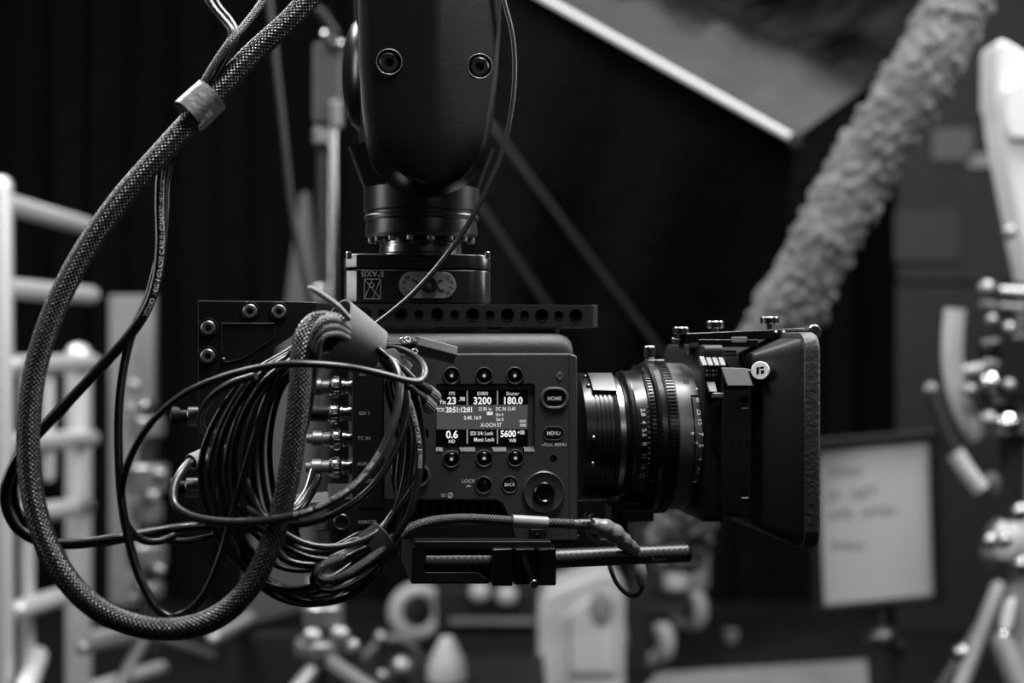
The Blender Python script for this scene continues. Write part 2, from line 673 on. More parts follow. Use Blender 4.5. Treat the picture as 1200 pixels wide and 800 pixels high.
fs += [(k, N1 + k, N1 + k2, k2) for k, k2 in zip(edge, edge[1:] + edge[:1])]
thick.add(vs, fs)
cuts = []
bolts_ = [(456, 73, 14.5), (562, 78, 14)]
for bx, by, br in bolts_:
    c = G(bx, by, -.012)
    cuts.append(MB().cyl((c.x, -.03, c.z), (c.x, -.006, c.z), br * S(bx)))
cover = boolean(thick, cuts)
part('cover_plate', cover, M['robot'], robot, smooth=40)
for bx, by, br in bolts_:
    c = G(bx, by, -.012)
    b_ = bolt(MB(), (c.x, -.0128, c.z), OUT, br * .80 * S(bx))
    part('socket_bolt', b_, mat('bolt_black', .02, .3, .3), robot)
    part('bolt_recess_edge', MB().torus((c.x, -.0138, c.z), OUT, br * 1.01 * S(bx), .0006, 40, 8), M['dullsteel'], robot)
# round motor boss on the far left flank, and the tapered throat under it
s_ = S(420, ya)
cb = G(432, 88, .07)
bp = [(30, 66), (22, 70), (12, 70), (4, 66), (-4, 58), (-9, 46), (-12.5, 30), (-14, 14), (-14.5, 0)]
bp = [(30, 0)] + bp
part('motor_boss', MB().lathe([((30 - p) * s_, r * s_) for p, r in bp], (cb.x + (30 - 17) * s_, .07, cb.z), (-1, 0, 0), 56), M['robotedge'], robot, smooth=60)
zt, zb = G(494, 175, ya).z, G(494, 222, ya).z
part('throat', MB().lathe([(0, 0), (0, 86 * s_), (zt - zb, 68 * s_), (zt - zb + .004, 0)], (ax.x, ya, zt), (0, 0, -1), 56), M['robotedge'], robot)
zr = lambda py: G(494, py, ya).z
prof = [(200, 0), (200, 66), (214, 68), (216, 66.5), (219, 66.5), (221, 68), (248, 68), (250, 66), (253, 66), (255, 67.5), (258, 67.5), (260, 65), (272, 66), (276, 66), (280, 62), (280, 0)]
part('wrist_joint', MB().lathe([(zr(200) - zr(p), r * s_) for p, r in prof], (ax.x, ya, zr(200)), (0, 0, -1), 72), M['black'], robot, smooth=25)
for k in range(16):
    a = 2 * PI * k / 16 + .1
    c = Vector((ax.x + 59 * s_ * math.cos(a), ya + 59 * s_ * math.sin(a), zr(285)))
    if math.sin(a) < .45:
        part('flange_bolt', MB().cyl(c, c + Vector((0, 0, 6 * s_)), 4.6 * s_, seg=14, cham=.0006), M['dullsteel'], robot)
prof = [(277, 0), (277, 49), (287, 49), (287.5, 47), (290, 47), (290.5, 48.5), (297, 48.5), (299, 52), (302, 52), (302, 0)]
part('tool_flange', MB().lathe([(zr(277) - zr(p), r * s_) for p, r in prof], (ax.x - .001, ya, zr(277)), (0, 0, -1), 72), M['steel'], robot, smooth=25)

# ------------------------------------------------------------------ tool changer
tcy = .018
tc = thing('tool_changer', 'black metal coupling with an oval dial plate, between robot wrist and drilled bar', 'coupling', (ax.x, ya, G(494, 353, tcy).z))
def tc_loop(py, x0, x1, ch_l, ch_r):
    a, b = G(x0, py, tcy), G(x1, py, tcy)
    sl = S(494, tcy)
    L = []
    y0, y1 = tcy, .108
    cl, cr = ch_l * sl, ch_r * sl
    pts = [(a.x + cl, y0), (b.x - cr, y0)]
    for k in range(1, 8):                          # rounded right front corner
        t = PI / 2 * k / 8
        pts.append((b.x - cr + cr * math.sin(t), y0 + cr * (1 - math.cos(t))))
    pts += [(b.x, y0 + cr), (b.x, y1 - .02), (b.x - .02, y1), (a.x + .02, y1), (a.x, y1 - .02), (a.x, y0 + cl)]
    return [Vector((x, y, a.z)) for x, y in pts]
up = MB().loft([tc_loop(313.5, 405, 578, 13, 30), tc_loop(299, 405, 578, 13, 30), tc_loop(297, 407, 576, 13, 29)])
part('upper_ring', up, M['tool'], tc, bev=.0008)
lowm = MB().loft([tc_loop(353.5, 406, 578, 12, 30), tc_loop(317, 406, 578, 12, 30), tc_loop(315.5, 407.5, 576, 12, 29)])
part('lower_body', lowm, M['tool'], tc, bev=.0006)
sl = S(494, tcy)
for xx in (409, 572):
    c = G(xx, 297, .0)
    part('corner_screw', MB().cyl((c.x, .006, c.z - .004), (c.x, .006, c.z + 2.5 * sl), 3.4 * sl, seg=16, cham=.0005), M['steel'], tc)
pc = G(501, 334, tcy)
part('dial_plate', MB().prism(rrect(pc.x, pc.z, 67 * sl, 31 * sl, 15.4 * sl, 10), tcy - .0012, tcy + .002), M['label'], tc, bev=.0005)
kc = G(503.5, 333, tcy)
kn = MB().lathe([(0, 0), (0, 4.4 * sl), (.004, 4.6 * sl), (.004, 8 * sl), (.003, 9.4 * sl), (-.002, 10 * sl)], (kc.x, tcy - .002, kc.z), OUT, 36)
kn = MB().lathe([(-.003, 0), (-.003, 4.2 * sl), (.0035, 4.6 * sl), (.0035, 8 * sl), (.0025, 9.6 * sl), (-.003, 10 * sl)], (kc.x, tcy - .001, kc.z), OUT, 36)
part('dial_knob', kn, M['blackmatte'], tc)
def arc_text(mb, s, c, R, a_mid, h, y, span):
    for i, ch in enumerate(s):
        a = a_mid + span * (i / (len(s) - 1) - .5)
        p = (c[0] + R * math.cos(a), y, c[1] + R * math.sin(a))
        txt(mb, ch, p, h, .012, rot=a + (PI / 2 if span > 0 else -PI / 2))
for sx, am in ((-1, PI), (1, 0)):
    t = MB()
    cc = (pc.x + sx * 17.6 * sl, pc.z)
    arc_text(t, 'OPEN', cc, 10.4 * sl, am, 4.4 * sl, tcy - .0016, -1.95)
    part('dial_lettering', t, M['deep'], tc)
t = MB()
for sx in (-1, 1):
    cc = (pc.x + sx * 17.6 * sl, pc.z)
    pts = [(cc[0] + 6 * sl * math.cos(PI + sx * -PI / 2 * 0 + a), tcy - .0016, cc[1] + 6 * sl * math.sin(a)) for a in np.linspace(-1.4 if sx < 0 else 1.4, 1.2 if sx < 0 else -1.6, 14)] if False else \
          [(cc[0] + 6.3 * sl * math.cos(a), tcy - .0015, cc[1] + 6.3 * sl * math.sin(a)) for a in (np.linspace(-.2, 1.7, 12) if sx < 0 else np.linspace(1.6, 5.0, 18))]
    t.tube(pts, .0005, 6)
part('dial_arrow', t, M['deep'], tc)
t = MB()
lc = G(437, 320.5, tcy)
txt(t, '5\u00b0AXIS', (lc.x - .0003, tcy - .0004, lc.z), 6.4 * sl, .008, rot=PI)
part('lettering', t, M['dimprint'], tc)
t = MB()
q = [G(a, b, tcy - .0003) for a, b in ((427, 327), (446, 327), (446, 350), (427, 350))]
for A, B in list(zip(q, q[1:] + q[:1])) + [(q[0], q[2]), (q[1], q[3] * .5 + q[2] * .5), (q[3], (q[0] + q[1]) / 2)]:
    t.tube([A, (A + B) / 2, B], .00028, 5)
cc = G(435.5, 334, tcy - .0003)
t.torus(cc, OUT, 2.6 * sl, .00028, 20, 5)
part('emblem', t, M['dimprint'], tc)

# ------------------------------------------------------------------ drilled bar on top and bolted side plate
cpy = .014
sp = S(560, cpy)
bar = thing('drilled_bar', 'long black metal bar drilled with a row of round holes, on top of the camera', 'mounting bar', (G(530, 383, cpy).x, .04, G(530, 383, cpy).z))
a, b = G(340, 356, cpy), G(703, 356, cpy)
zt, zb = a.z, G(530, 383, cpy).z
corner = []
for k in range(9):
    t_ = PI / 2 * k / 8
    corner.append((b.x - .011 + .011 * math.sin(t_), cpy + .011 - .011 * math.cos(t_)))
pl = [(a.x, .115), (a.x, cpy)] + corner + [(b.x, .115)]
loops = [[Vector((x, y, z)) for x, y in pl] for z in (zb, zt)]
body = MB().loft(loops)
cuts = []
hx = [(427.5, 7.2), (448.5, 5), (470, 7.2), (491, 5), (512.5, 7.2), (533, 5), (554, 7.4), (574.5, 5), (595, 7.4), (615, 5), (635, 7.4), (655, 5), (675, 7.4)]
for k, (hxx, hr) in enumerate(hx):
    c = G(hxx, 366.8 + (hxx - 427) * .009, cpy)
    cuts.append(MB().cyl((c.x, cpy - .01, c.z), (c.x, cpy + .016, c.z), hr * sp, seg=28))
bodyc = boolean(body, cuts)
part('bar', bodyc, M['barmetal'], bar, bev=.0018)
for hxx, hr in hx:
    c = G(hxx, 366.8 + (hxx - 427) * .009, cpy)
    part('hole_rim', MB().torus((c.x, cpy - .00005, c.z), OUT, hr * sp, .00045, 32, 8), M['robotedge'], bar)
c = G(579, 386, cpy + .006)
part('end_stop', MB().box((c.x, cpy + .012, c.z), (18 * sp, .012, 6 * sp)), M['dullsteel'], bar, bev=.0005)

spy = -.010
s2 = S(300, spy)
plate = thing('side_plate', 'flat black bracket plate with four grey socket bolts, behind the coil', 'bracket', (G(300, 600, spy).x, .03, G(300, 622, spy).z))
ppx = [(232, 352), (346, 353), (372, 354), (372, 372), (348, 390), (300, 420), (266, 444), (259, 470), (255, 520), (253, 622), (232, 622)]
part('plate', MB().prism(pxz(ppx, spy), spy, spy + .012), M['black'], plate, bev=.0008)
rp = pxz([(259, 379), (322, 379), (322, 396), (285, 420), (268, 424), (259, 424)], spy)
mid_ = Vector((sum(x for x, z in rp) / 6, 0, sum(z for x, z in rp) / 6))
fr = MB()
for (x0, z0), (x1, z1) in zip(rp, rp[1:] + rp[:1]):
    fr.tube([(x0, spy - .0002, z0), ((x0 + x1) / 2, spy - .0002, (z0 + z1) / 2), (x1, spy - .0002, z1)], .0007, 6)
part('pocket_edge', fr, M['black'], plate)
for bx, by in ((293, 364.5), (327, 365), (244, 384), (243.5, 417)):
    c = G(bx, by, spy)
    part('counterbore', MB().torus((c.x, spy - .0001, c.z), OUT, 10.6 * s2, .0007, 36, 8), M['black'], plate)
    part('socket_bolt', bolt(MB(), (c.x, spy - .0022, c.z), OUT, 8.4 * s2), M['dullsteel'], plate, label='grey socket bolt')
c = G(262, 421, spy)
part('set_screw', MB().ball((c.x, spy - .0005, c.z), 2.6 * s2, 12), M['steel'], plate)
# knobs sticking out of the plate's left edge
for i, (kx, ky, lab) in enumerate(((230, 488, 'short black thumb knob with a steel collar on the bracket edge, upper one'),
                                   (228, 571, 'short black thumb knob with a steel collar on the bracket edge, lower one'))):
    c = G(kx, ky, .012)
    k_ = thing('thumb_knob', lab, 'knob', c, group='knobs on the bracket edge')
    part('collar', MB().cyl(c + Vector((.004, 0, 0)), c - Vector((.007, 0, 0)), 12 * s2, seg=28, cham=.001), M['steel'], k_)
    part('neck', MB().cyl(c - Vector((.007, 0, 0)), c - Vector((.013, 0, 0)), 8 * s2, seg=24), M['blackmatte'], k_)
    part('grip', MB().lathe([(0, 0), (0, 10 * s2), (.002, 12 * s2), (.006, 12 * s2), (.007, 10 * s2), (.009, 0)], c - Vector((.0125, 0, 0)), (-1, 0, 0), 28), M['blackmatte'], k_)

# ------------------------------------------------------------------ cinema camera
by0 = 0.0
sb = S(570, 0)
camera = thing('cinema_camera', 'grey grained cinema camera body with a lit status screen and round buttons', 'camera', (G(560, 635, 0).x, .06, G(560, 635, 0).z))
P = lambda x, y, yl=0.0: G(x, y, yl)
sil = pxz([(450, 414), (668, 414), (676.5, 417), (677, 612), (677, 634), (604, 634), (598, 612), (588, 590), (580, 586.5), (450, 586.5)], 0)
blk = MB().prism(sil, 0, .128)
cuts = []
c = P(569.2, 489.3)
cuts.append(MB().prism(rrect(c.x, c.z, 117 * sb, 79.5 * sb, 3 * sb, 4), -.01, .0035))
btn = [(529.3, 440), (567.3, 440.2), (603.3, 440), (529, 537.8), (567.3, 537), (604, 536.6)]
for bx, by in btn:
    c = P(bx, by)
    cuts.append(MB().cyl((c.x, -.01, c.z), (c.x, .0038, c.z), 9.3 * sb, seg=36))
for bx, by, r in ((566.5, 568.5, 9.6), (597.4, 567.7, 9.2), (648.5, 537.3, 4.4), (494, 508, 8.5), (490, 557, 13.5)):
    c = P(bx, by)
    cuts.append(MB().cyl((c.x, -.01, c.z), (c.x, .0038, c.z), r * sb, seg=36))
for bx, by, w, h in ((649.6, 466.9, 27, 19.5), (648.5, 507.6, 23.5, 15)):
    c = P(bx, by)
    cuts.append(MB().prism(rrect(c.x, c.z, w * sb, h * sb, h * sb * .5, 10), -.01, .003))
gx = P(667, 500).x
cuts.append(MB().box((gx, 0, P(667, 530).z), (.0006, .0022, .3)))
shell = boolean(blk, cuts, bev=.0016)
wn = part('body_shell', shell, M['body'], camera, smooth=30)
wn.modifiers.new('normals', 'WEIGHTED_NORMAL').keep_sharp = True
def cover_loop(px, top, ye):
    zt_, zb_ = P(px, top, .004).z, P(px, 416, .004).z
    r_ = min(.0125, (zt_ - zb_) * .82)
    x = P(px, 400, .004).x
    L = [Vector((x, .12, zb_)), Vector((x, ye, zb_))]
    for k in range(9):
        a = PI / 2 * k / 8
        L.append(Vector((x, ye + r_ - r_ * math.cos(a), zt_ - r_ + r_ * math.sin(a))))
    return L + [Vector((x, .12, zt_))]
part('top_cover', MB().loft([cover_loop(p, t, y) for p, t, y in ((455, 390.5, .003), (646, 390.5, .003), (658, 391.2, .0033), (666, 394, .0042), (671, 399, .006), (673, 407, .010))]), M['body'], camera, smooth=50)
c = P(652, 386, .02)
post = MB().cyl((c.x, .02, P(652, 413, .02).z), (c.x, .02, P(652, 383, .02).z), 3.6 * sb, seg=16, cham=.0006)
post.ball((c.x, .02, P(652, 383.5, .02).z), 4.6 * sb, 14)
part('antenna_post', post, M['dullsteel'], camera)
# vent louvres under the cut-away lower edge
for k in range(9):
    c = P(486 + k * 11.5, 598, .012)
    part('vent_louvre', MB().box((c.x, .016, c.z), (5.2 * sb, .012, 24 * sb)), M['blackmatte'], camera, bev=.0004)
c = P(520, 612, .03)
part('under_block', MB().box((P(545, 600, .03).x, .075, P(545, 608, .03).z), (150 * sb, .10, 42 * sb)), M['deep'], camera)
c0_, c1_ = P(486, 628), P(676, 641)
part('base_plate', MB().prism(pxz([(480, 613), (604, 613), (604, 631), (652, 631), (680, 627), (680, 634), (655, 643), (482, 643)], -.001), .001, .11), M['blackmatte'], camera, bev=.0012)
# front mount collar
# screen
c = P(565.6, 489.8)
scr = part('screen', MB().box((c.x, .0036, c.z), (109 * sb, .0012, 66 * sb)), M['lcd_off'], camera, bev=.0003)
ys = .0028
c = P(565.5, 488.7)
part('status_area', MB().prism([(P(x, y).x, P(x, y).z) for x, y in ((512, 474.6), (619, 474.2), (619, 503), (512, 503.2))], ys + .0001, ys + .0003), M['lcd_panel'], scr)
t = MB()
for x, y0_, y1_ in ((548, 457.8, 474.4), (583.5, 457.8, 474.4), (548, 503.4, 520), (583.5, 503.4, 520)):
    p0, p1 = P(x, y0_), P(x, y1_)
    t.prism(rrect(p0.x, (p0.z + p1.z) / 2, 1.5 * sb, p0.z - p1.z, .0001, 2), ys - .0001, ys + .0003)
part('divider', t, M['lcd_line'], scr)
def screen_text(rows, m, nm):
    for s_txt, x, y, h, bold, sx in rows:
        t = MB()
        q = P(x, y)
        txt(t, s_txt, (q.x, ys - .0002, q.z), h * sb, bold, sx=sx)
        part(nm, t, m, scr)
screen_text([('23', 529.8, 469.9, 8.2, .022, .92), ('3200', 565.7, 469.9, 8.2, .022, .92), ('180.0', 601.3, 469.8, 8.2, .022, .92),
             ('0.6', 530, 509.6, 8.6, .022, .95), ('5600', 596, 508.7, 7.6, .022, .86), ('20:51:12:01', 538.8, 480.4, 6.0, .022, .80)], M['lcd_text'], 'screen_figure')
screen_text([('FPS', 530, 461.3, 4.0, .015, .9), ('Fix', 519.6, 471.3, 4.8, .02, .9), ('.98', 541.6, 467.8, 4.8, .02, .9), ('EI/800', 566, 461.3, 4.0, .015, .9),
             ('Shutter', 601.3, 461.3, 4.0, .012, .9), ('TCR', 516.5, 480.4, 4.2, .02, .8), ('23.98', 566, 479.4, 4.2, .015, .75), ('fps', 574.8, 479.4, 3.0, .01, .75),
             ('DC IN 15.4V', 593.2, 479.3, 4.2, .02, .74), ('Slot A', 586.0, 485.8, 3.7, .01, .7), ('Slot B', 586.2, 491.6, 3.7, .01, .7), ('5.4K 16:9', 554.2, 489.7, 4.4, .02, .85),
             ('X-OCN ST', 576, 498.2, 4.4, .015, .85), ('00:00', 613.2, 493.7, 3.2, .01, .75), ('00:00', 613.4, 498.4, 3.2, .015, .75),
             ('ND', 529.9, 517.4, 4.0, .015, .9), ('SDI 3/4: Look', 564.9, 508.0, 4.4, .012, .77), ('Moni: Look', 567.7, 515.3, 4.6, .012, .80),
             ('+00', 610.9, 507.0, 4.6, .02, .85), ('WB', 601.2, 516.4, 4.0, .015, .9)], M['lcd_small'], 'screen_figure')
c = P(574.4, 484.4)
part('battery_symbol', MB().prism(rrect(c.x, c.z, 7 * sb, 3.8 * sb, .0003, 2), ys - .0001, ys + .0002), M['lcd_small'], scr)
# bright lip under the screen, notched at the buttons
for x0, x1 in ((511, 519), (539, 557), (577, 593.5), (614, 626.5)):
    zt_, zb_ = P((x0 + x1) / 2, 523.6).z, P((x0 + x1) / 2, 528.9).z
    xa, xb = P(x0, 526).x, P(x1, 526).x
    part('screen_lip', MB().loft([[Vector((x, .0036, zb_)), Vector((x, -.0003, zb_)), Vector((x, -.0001, zb_ + .0004)), Vector((x, .0036, zt_))] for x in (xa, xb)]), M['body'], camera)
for bx, by in btn:
    c = P(bx, by)
    part('button', MB().lathe([(-.004, 7.4 * sb), (.0, 7.2 * sb), (.0013, 5.6 * sb), (.0018, 3.5 * sb), (.0019, 0)], (c.x, .0016, c.z), OUT, 32), M['button'], camera)
    part('button_dot', MB().cyl((c.x, -.0003, c.z), (c.x, -.0008, c.z), 2.0 * sb, seg=16), M['print'], camera, label='small white dot')
    part('button_rim', MB().torus((c.x, -.0002, c.z), OUT, 9.6 * sb, .0007, 40, 8), M['body'], camera)
    s_up = 1 if by < 480 else -1
    # finger pocket towards the screen
    q = P(bx + 9.6, by + s_up * 1.5)
    part('pocket_side', MB().box((q.x, -.0002, q.z - s_up * 4 * sb), (1.2 * sb, .0012, 12 * sb)), M['deep'], camera)
def pill(bx, by, w, h, s_txt, th, ring):
    c = P(bx, by)
    o = part('menu_button', MB().prism(rrect(c.x, c.z, (w - 3) * sb, (h - 3) * sb, (h - 3) * sb * .5, 10), -.0006, .004), M['button'], camera, bev=.0008)
    t = MB()
    txt(t, s_txt, (c.x, -.0009, c.z), th * sb, .015, sx=.95)
    part('lettering', t, M['print'], o)
    if ring:
        rr = [(x, -.0001, z) for x, z in rrect(c.x, c.z, (w + 3.2) * sb, (h + 3.2) * sb, (h + 3.2) * sb * .5, 10)]
        part('button_surround', MB().tube(rr, .0017, 10, closed=True), M['greyplastic'], camera)
    else:
        rr = [(x, -.0001, z) for x, z in rrect(c.x, c.z, (w + .6) * sb, (h + .6) * sb, (h + .6) * sb * .5, 10)]
        part('button_surround', MB().tube(rr, .0006, 8, closed=True), M['body'], camera)
pill(649.6, 466.9, 27, 19.5, 'HOME', 4.4, True)
pill(648.5, 507.6, 23.5, 15, 'MENU', 4.4, False)
t = MB()
for s_txt, x, y, h in (('\u2022-FULL MENU', 649, 521, 3.6), ('LOCK', 549, 563.7, 4.2), ('SD', 519.5, 580.2, 3.4)):
    q = P(x, y)
    txt(t, s_txt, (q.x, -.0002, q.z), h * sb, .006)
q = [P(x, y, -.0002) for x, y in ((545.5, 570), (549, 567.8), (553, 570))]
t.add(q, [(0, 1, 2)])
q = P(527.7, 580.2)
t.torus((q.x, -.0002, q.z), OUT, 2.7 * sb, .00022, 20, 5)
q0, q1 = P(526, 582, -.0002), P(529.4, 578.4, -.0002)
t.tube([q0, (q0 + q1) / 2, q1], .0002, 5)
part('panel_lettering', t, M['label2'], camera)
t = MB()
q = [P(656 + dx, 440 + dy, -.0003) for dx, dy in ((0, -5), (3.4, 0), (0, 5), (-3.4, 0))]
for A, B in zip(q, q[1:] + q[:1]):
    t.tube([A, (A + B) / 2, B], .0004, 5)
t.tube([q[0], (q[0] + q[2]) / 2, q[2]], .0004, 5)
part('panel_emblem', t, M['label'], camera)
c = P(566.5, 568.5)
part('lock_switch', MB().lathe([(0, 6.5 * sb), (.0022, 5.6 * sb), (.0028, 3 * sb), (.0028, 0)], (c.x, .0034, c.z), OUT, 28), M['button'], camera)
part('switch_rim', MB().torus((c.x, 0, c.z), OUT, 9.8 * sb, .0007, 36, 8), M['body'], camera)
c = P(597.4, 567.7)
o = part('back_button', MB().lathe([(0, 8 * sb), (.003, 7.6 * sb), (.0036, 6 * sb), (.0036, 0)], (c.x, .0034, c.z), OUT, 32), M['button'], camera)
t = MB()
txt(t, 'BACK', (c.x, -.0005, c.z), 3.7 * sb, .014, sx=.95)
part('lettering', t, M['print'], o)
part('button_rim', MB().torus((c.x, 0, c.z), OUT, 9.5 * sb, .0007, 36, 8), M['body'], camera)
c = P(490, 557)
part('ring_socket', MB().lathe([(-.001, 10.5 * sb), (.0016, 11.5 * sb), (.0016, 13.4 * sb), (0, 14.4 * sb)], (c.x, 0, c.z), OUT, 40), M['dullsteel'], camera)
part('socket_face', MB().cyl((c.x, .003, c.z), (c.x, .0012, c.z), 10.6 * sb, seg=28), M['deep'], camera)
c = P(494, 508)
part('button', MB().lathe([(0, 7 * sb), (.002, 6.4 * sb), (.0028, 4 * sb), (.003, 0)], (c.x, .0034, c.z), OUT, 28), M['button'], camera)
# jog dial
c = P(637, 576.4)
dial = part('jog_dial', MB().lathe([(-.001, 0), (-.001, 25.2 * sb), (.0016, 25.0 * sb), (.0026, 23.6 * sb), (.0022, 21.5 * sb), (.0014, 15 * sb), (.0018, 0)], (c.x, 0, c.z), OUT, 64), mat('dial_plastic', .03, .42, 0, (1100, .2, .0004)), camera)
part('dial_hub', MB().lathe([(0, 13 * sb), (.004, 12.6 * sb), (.0052, 11.2 * sb), (.0048, 10.0 * sb), (.0036, 8.6 * sb), (.0034, 5 * sb), (.0042, 0)], (c.x, -.0012, c.z), OUT, 48), M['blackgloss'], dial)
# rear connector panel
rs = pxz([(413, 432), (450, 432), (450, 634), (386, 634), (386, 583), (413, 583)], .003)
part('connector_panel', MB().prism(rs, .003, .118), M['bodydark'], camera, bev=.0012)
q0 = P(386, 592, .003)
t = MB()
for s_txt, x, y in (('SDI 4', 427, 438), ('SDI 3', 427, 484), ('TC IN', 426.5, 513.4), ('AUX', 424.5, 543.4), ('GENLOCK', 430, 563), ('LAN', 425.5, 581.3), ('REMOTE', 430.5, 611.3)):
    q = P(x, y, .003)
    txt(t, s_txt, (q.x, .0022, q.z), 4.0 * sb, .006)
part('connector_lettering', t, M['dimprint'], camera)
part('panel_seam', MB().box((P(435, 594, .003).x, .003, P(435, 594, .003).z), (28 * sb, .0009, 1.0 * sb)), M['deep'], camera)
c = P(400.5, 612, .003)
part('remote_socket', MB().lathe([(-.004, 0), (-.004, 6.5 * sb), (.0, 6.8 * sb), (.0008, 7.6 * sb), (.0008, 9.2 * sb), (0, 10 * sb)], (c.x, .0026, c.z), OUT, 36), M['steel'], camera, label='steel socket ring')
part('rear_block', MB().prism(pxz([(318, 592), (386, 586), (386, 622), (372, 622), (372, 610), (318, 612)], .02), .02, .09), M['midgrey'], camera, bev=.001, label='pale grey rear bracket')

# ------------------------------------------------------------------ video plugs in the camera's rear
def bnc(cx, cy, lab, yl, boot=False):
    c = G(cx, cy, yl)
    b_ = thing('cable_plug', lab, 'plug', c, group='metal plugs in the rear of the camera')
    s0 = sb * 1.05
    X = Vector((-1, 0, 0))
    # from the panel outwards (to the left)
    part('socket', MB().lathe([(0, 0), (0, 9.5 * s0), (4 * s0, 9.5 * s0), (4 * s0, 8 * s0), (9 * s0, 8 * s0), (10 * s0, 9 * s0), (13 * s0, 9 * s0), (13 * s0, 0)], c, X, 28), M['steel'], b_)
    co = MB().lathe([(0, 0), (0, 10.5 * s0), (1.5 * s0, 11.5 * s0), (8 * s0, 11.5 * s0), (9 * s0, 10 * s0), (12 * s0, 9.5 * s0), (13 * s0, 0)], c + X * 15 * s0, X, 28)
    part('collar', co, M['steel'], b_)
    for k in range(14):
        a = 2 * PI * k / 14
        p = c + X * 16 * s0 + Vector((0, 11.4 * s0 * math.cos(a), 11.4 * s0 * math.sin(a)))
        part('grip_rib', MB().cyl(p, p + X * 6 * s0, .9 * s0, seg=6), M['chrome'], b_)
    if boot:
        part('boot', MB().lathe([(0, 0), (0, 9.6 * s0), (10 * s0, 9.2 * s0), (24 * s0, 7.5 * s0), (34 * s0, 5 * s0), (34 * s0, 0)], c + X * 27 * s0, X, 24), M['blackmatte'], b_)
    else:
        part('ferrule', MB().lathe([(0, 0), (0, 8 * s0), (8 * s0, 7.4 * s0), (9 * s0, 9.5 * s0), (19 * s0, 9.5 * s0), (20 * s0, 6 * s0), (26 * s0, 5.5 * s0), (26 * s0, 0)], c + X * 27 * s0, X, 24), M['dullsteel'], b_)
bnc(414, 453, 'steel video plug in the camera rear, topmost of four', .022)
bnc(412, 484, 'steel video plug with a black rubber boot, second from top in the camera rear', .022, True)
bnc(415, 514, 'steel video plug in the camera rear beside the TC IN lettering', .022)
bnc(414, 547, 'steel video plug in the camera rear beside the AUX lettering', .022)

# ------------------------------------------------------------------ lens
ly = .064
lz = G(760, 511, ly).z
lx = lambda px: G(px, 511, ly).x
sL = S(760, ly)
lens = thing('camera_lens', 'black cinema lens with engraved scales and two ribbed rings, in front of the camera body', 'lens', (lx(750), ly, lz - 90 * sL))
AX = (1, 0, 0)
def ring(name, prof, m, smooth=25, seg=96, parent=None, label=None):
    x0 = lx(prof[0][0])
    return part(name, MB().lathe([(lx(p) - x0, r * sL) for p, r in prof], (x0, ly, lz), AX, seg), m, parent or lens, smooth=smooth, label=label)
ring('mount_barrel', [(674, 0), (674, 74), (684, 74), (684.5, 72.5), (686, 72.5), (686.5, 74), (689, 74), (689.5, 72.5), (691, 72.5), (691.5, 74), (694, 74), (694.5, 72.5), (696, 72.5), (696.5, 74), (699, 74),
                      (699.5, 72.5), (701, 72.5), (701.5, 74), (704, 74), (704.5, 72.5), (706, 72.5), (706.5, 74), (711, 73), (712, 0)], M['lens'])
for a, w in ((1.05, .5), (2.6, .5), (3.9, .5)):
    wg = MB()
    vs, fs = [], []
    for xi, px in enumerate((684, 712)):
        for rr in (72, 78):
            for k in range(9):
                th = a + w * (k / 8 - .5)
                vs.append((lx(px), ly - rr * sL * math.cos(th), lz + rr * sL * math.sin(th)))
    I = lambda xi, ri, k: xi * 18 + ri * 9 + k
    for k in range(8):
        fs += [(I(0, 1, k), I(0, 1, k + 1), I(1, 1, k + 1), I(1, 1, k)), (I(0, 0, k), I(0, 0, k + 1), I(0, 1, k + 1), I(0, 1, k)), (I(1, 0, k), I(1, 0, k + 1), I(1, 1, k + 1), I(1, 1, k))]
    for k in (0, 8):
        fs.append((I(0, 0, k), I(1, 0, k), I(1, 1, k), I(0, 1, k)))
    wg.add(vs, fs)
    part('locking_lever', wg, M['ribgrey'], lens, bev=.0006)
for a in (.95, 1.25, .05, -.35):
    p = Vector((lx(681), ly - 74 * sL * math.cos(a), lz + 74 * sL * math.sin(a)))
    part('mount_screw', MB().ball(p, 3.0 * sL, 12), M['steel'], lens)
ring('chrome_mount_ring', [(711, 0), (711, 69), (713, 70.5), (719, 70.5), (721, 68), (721, 0)], M['steel'], label='bright steel ring')
ring('index_barrel', [(720, 0), (720, 66), (724, 73), (726, 76), (729, 77), (731, 76), (744, 77.5), (745, 77.5), (745, 0)], M['lens'])
ring('iris_ring', [(744, 0), (744, 79), (745, 81), (751, 81.5), (752, 80), (752, 0)], M['lens'])
ring('dark_collar', [(751, 0), (751, 82), (753, 86), (756, 87.5), (762, 87), (764, 85), (764, 0)], M['lens'])
ring('focus_ring', [(763, 0), (763, 86), (764, 87.5), (774, 87.5), (775, 86), (775, 0)], M['lens'])
ring('scale_barrel', [(774, 0), (774, 85), (776, 86), (806, 85), (807, 84), (807, 0)], M['lensgrey'], label='satin grey barrel with white scale marks')
ring('front_ring', [(806, 0), (806, 86), (809, 88.5), (814, 90.5), (826, 92), (828, 90), (828, 0)], M['lens'])
for (pa, pb, r, nn, nm, m) in ((745.5, 750.5, 81.8, 110, 'iris_ribs', M['lens']), (764.5, 773.5, 87.8, 120, 'focus_ribs', M['lens'])):
    t = MB()
    for k in range(nn):
        a = 2 * PI * k / nn
        c = Vector((0, -math.cos(a), math.sin(a)))
        q = Vector((lx((pa + pb) / 2), ly, lz)) + c * (r + .9) * sL
        t.box(q, (lx(pb) - lx(pa), 2.4 * sL, 2.2 * sL), Matrix.Rotation(a, 3, (1, 0, 0)).transposed() if False else Matrix.Rotation(-a, 3, 'X'))
    part(nm, t, m, lens, kind='stuff')
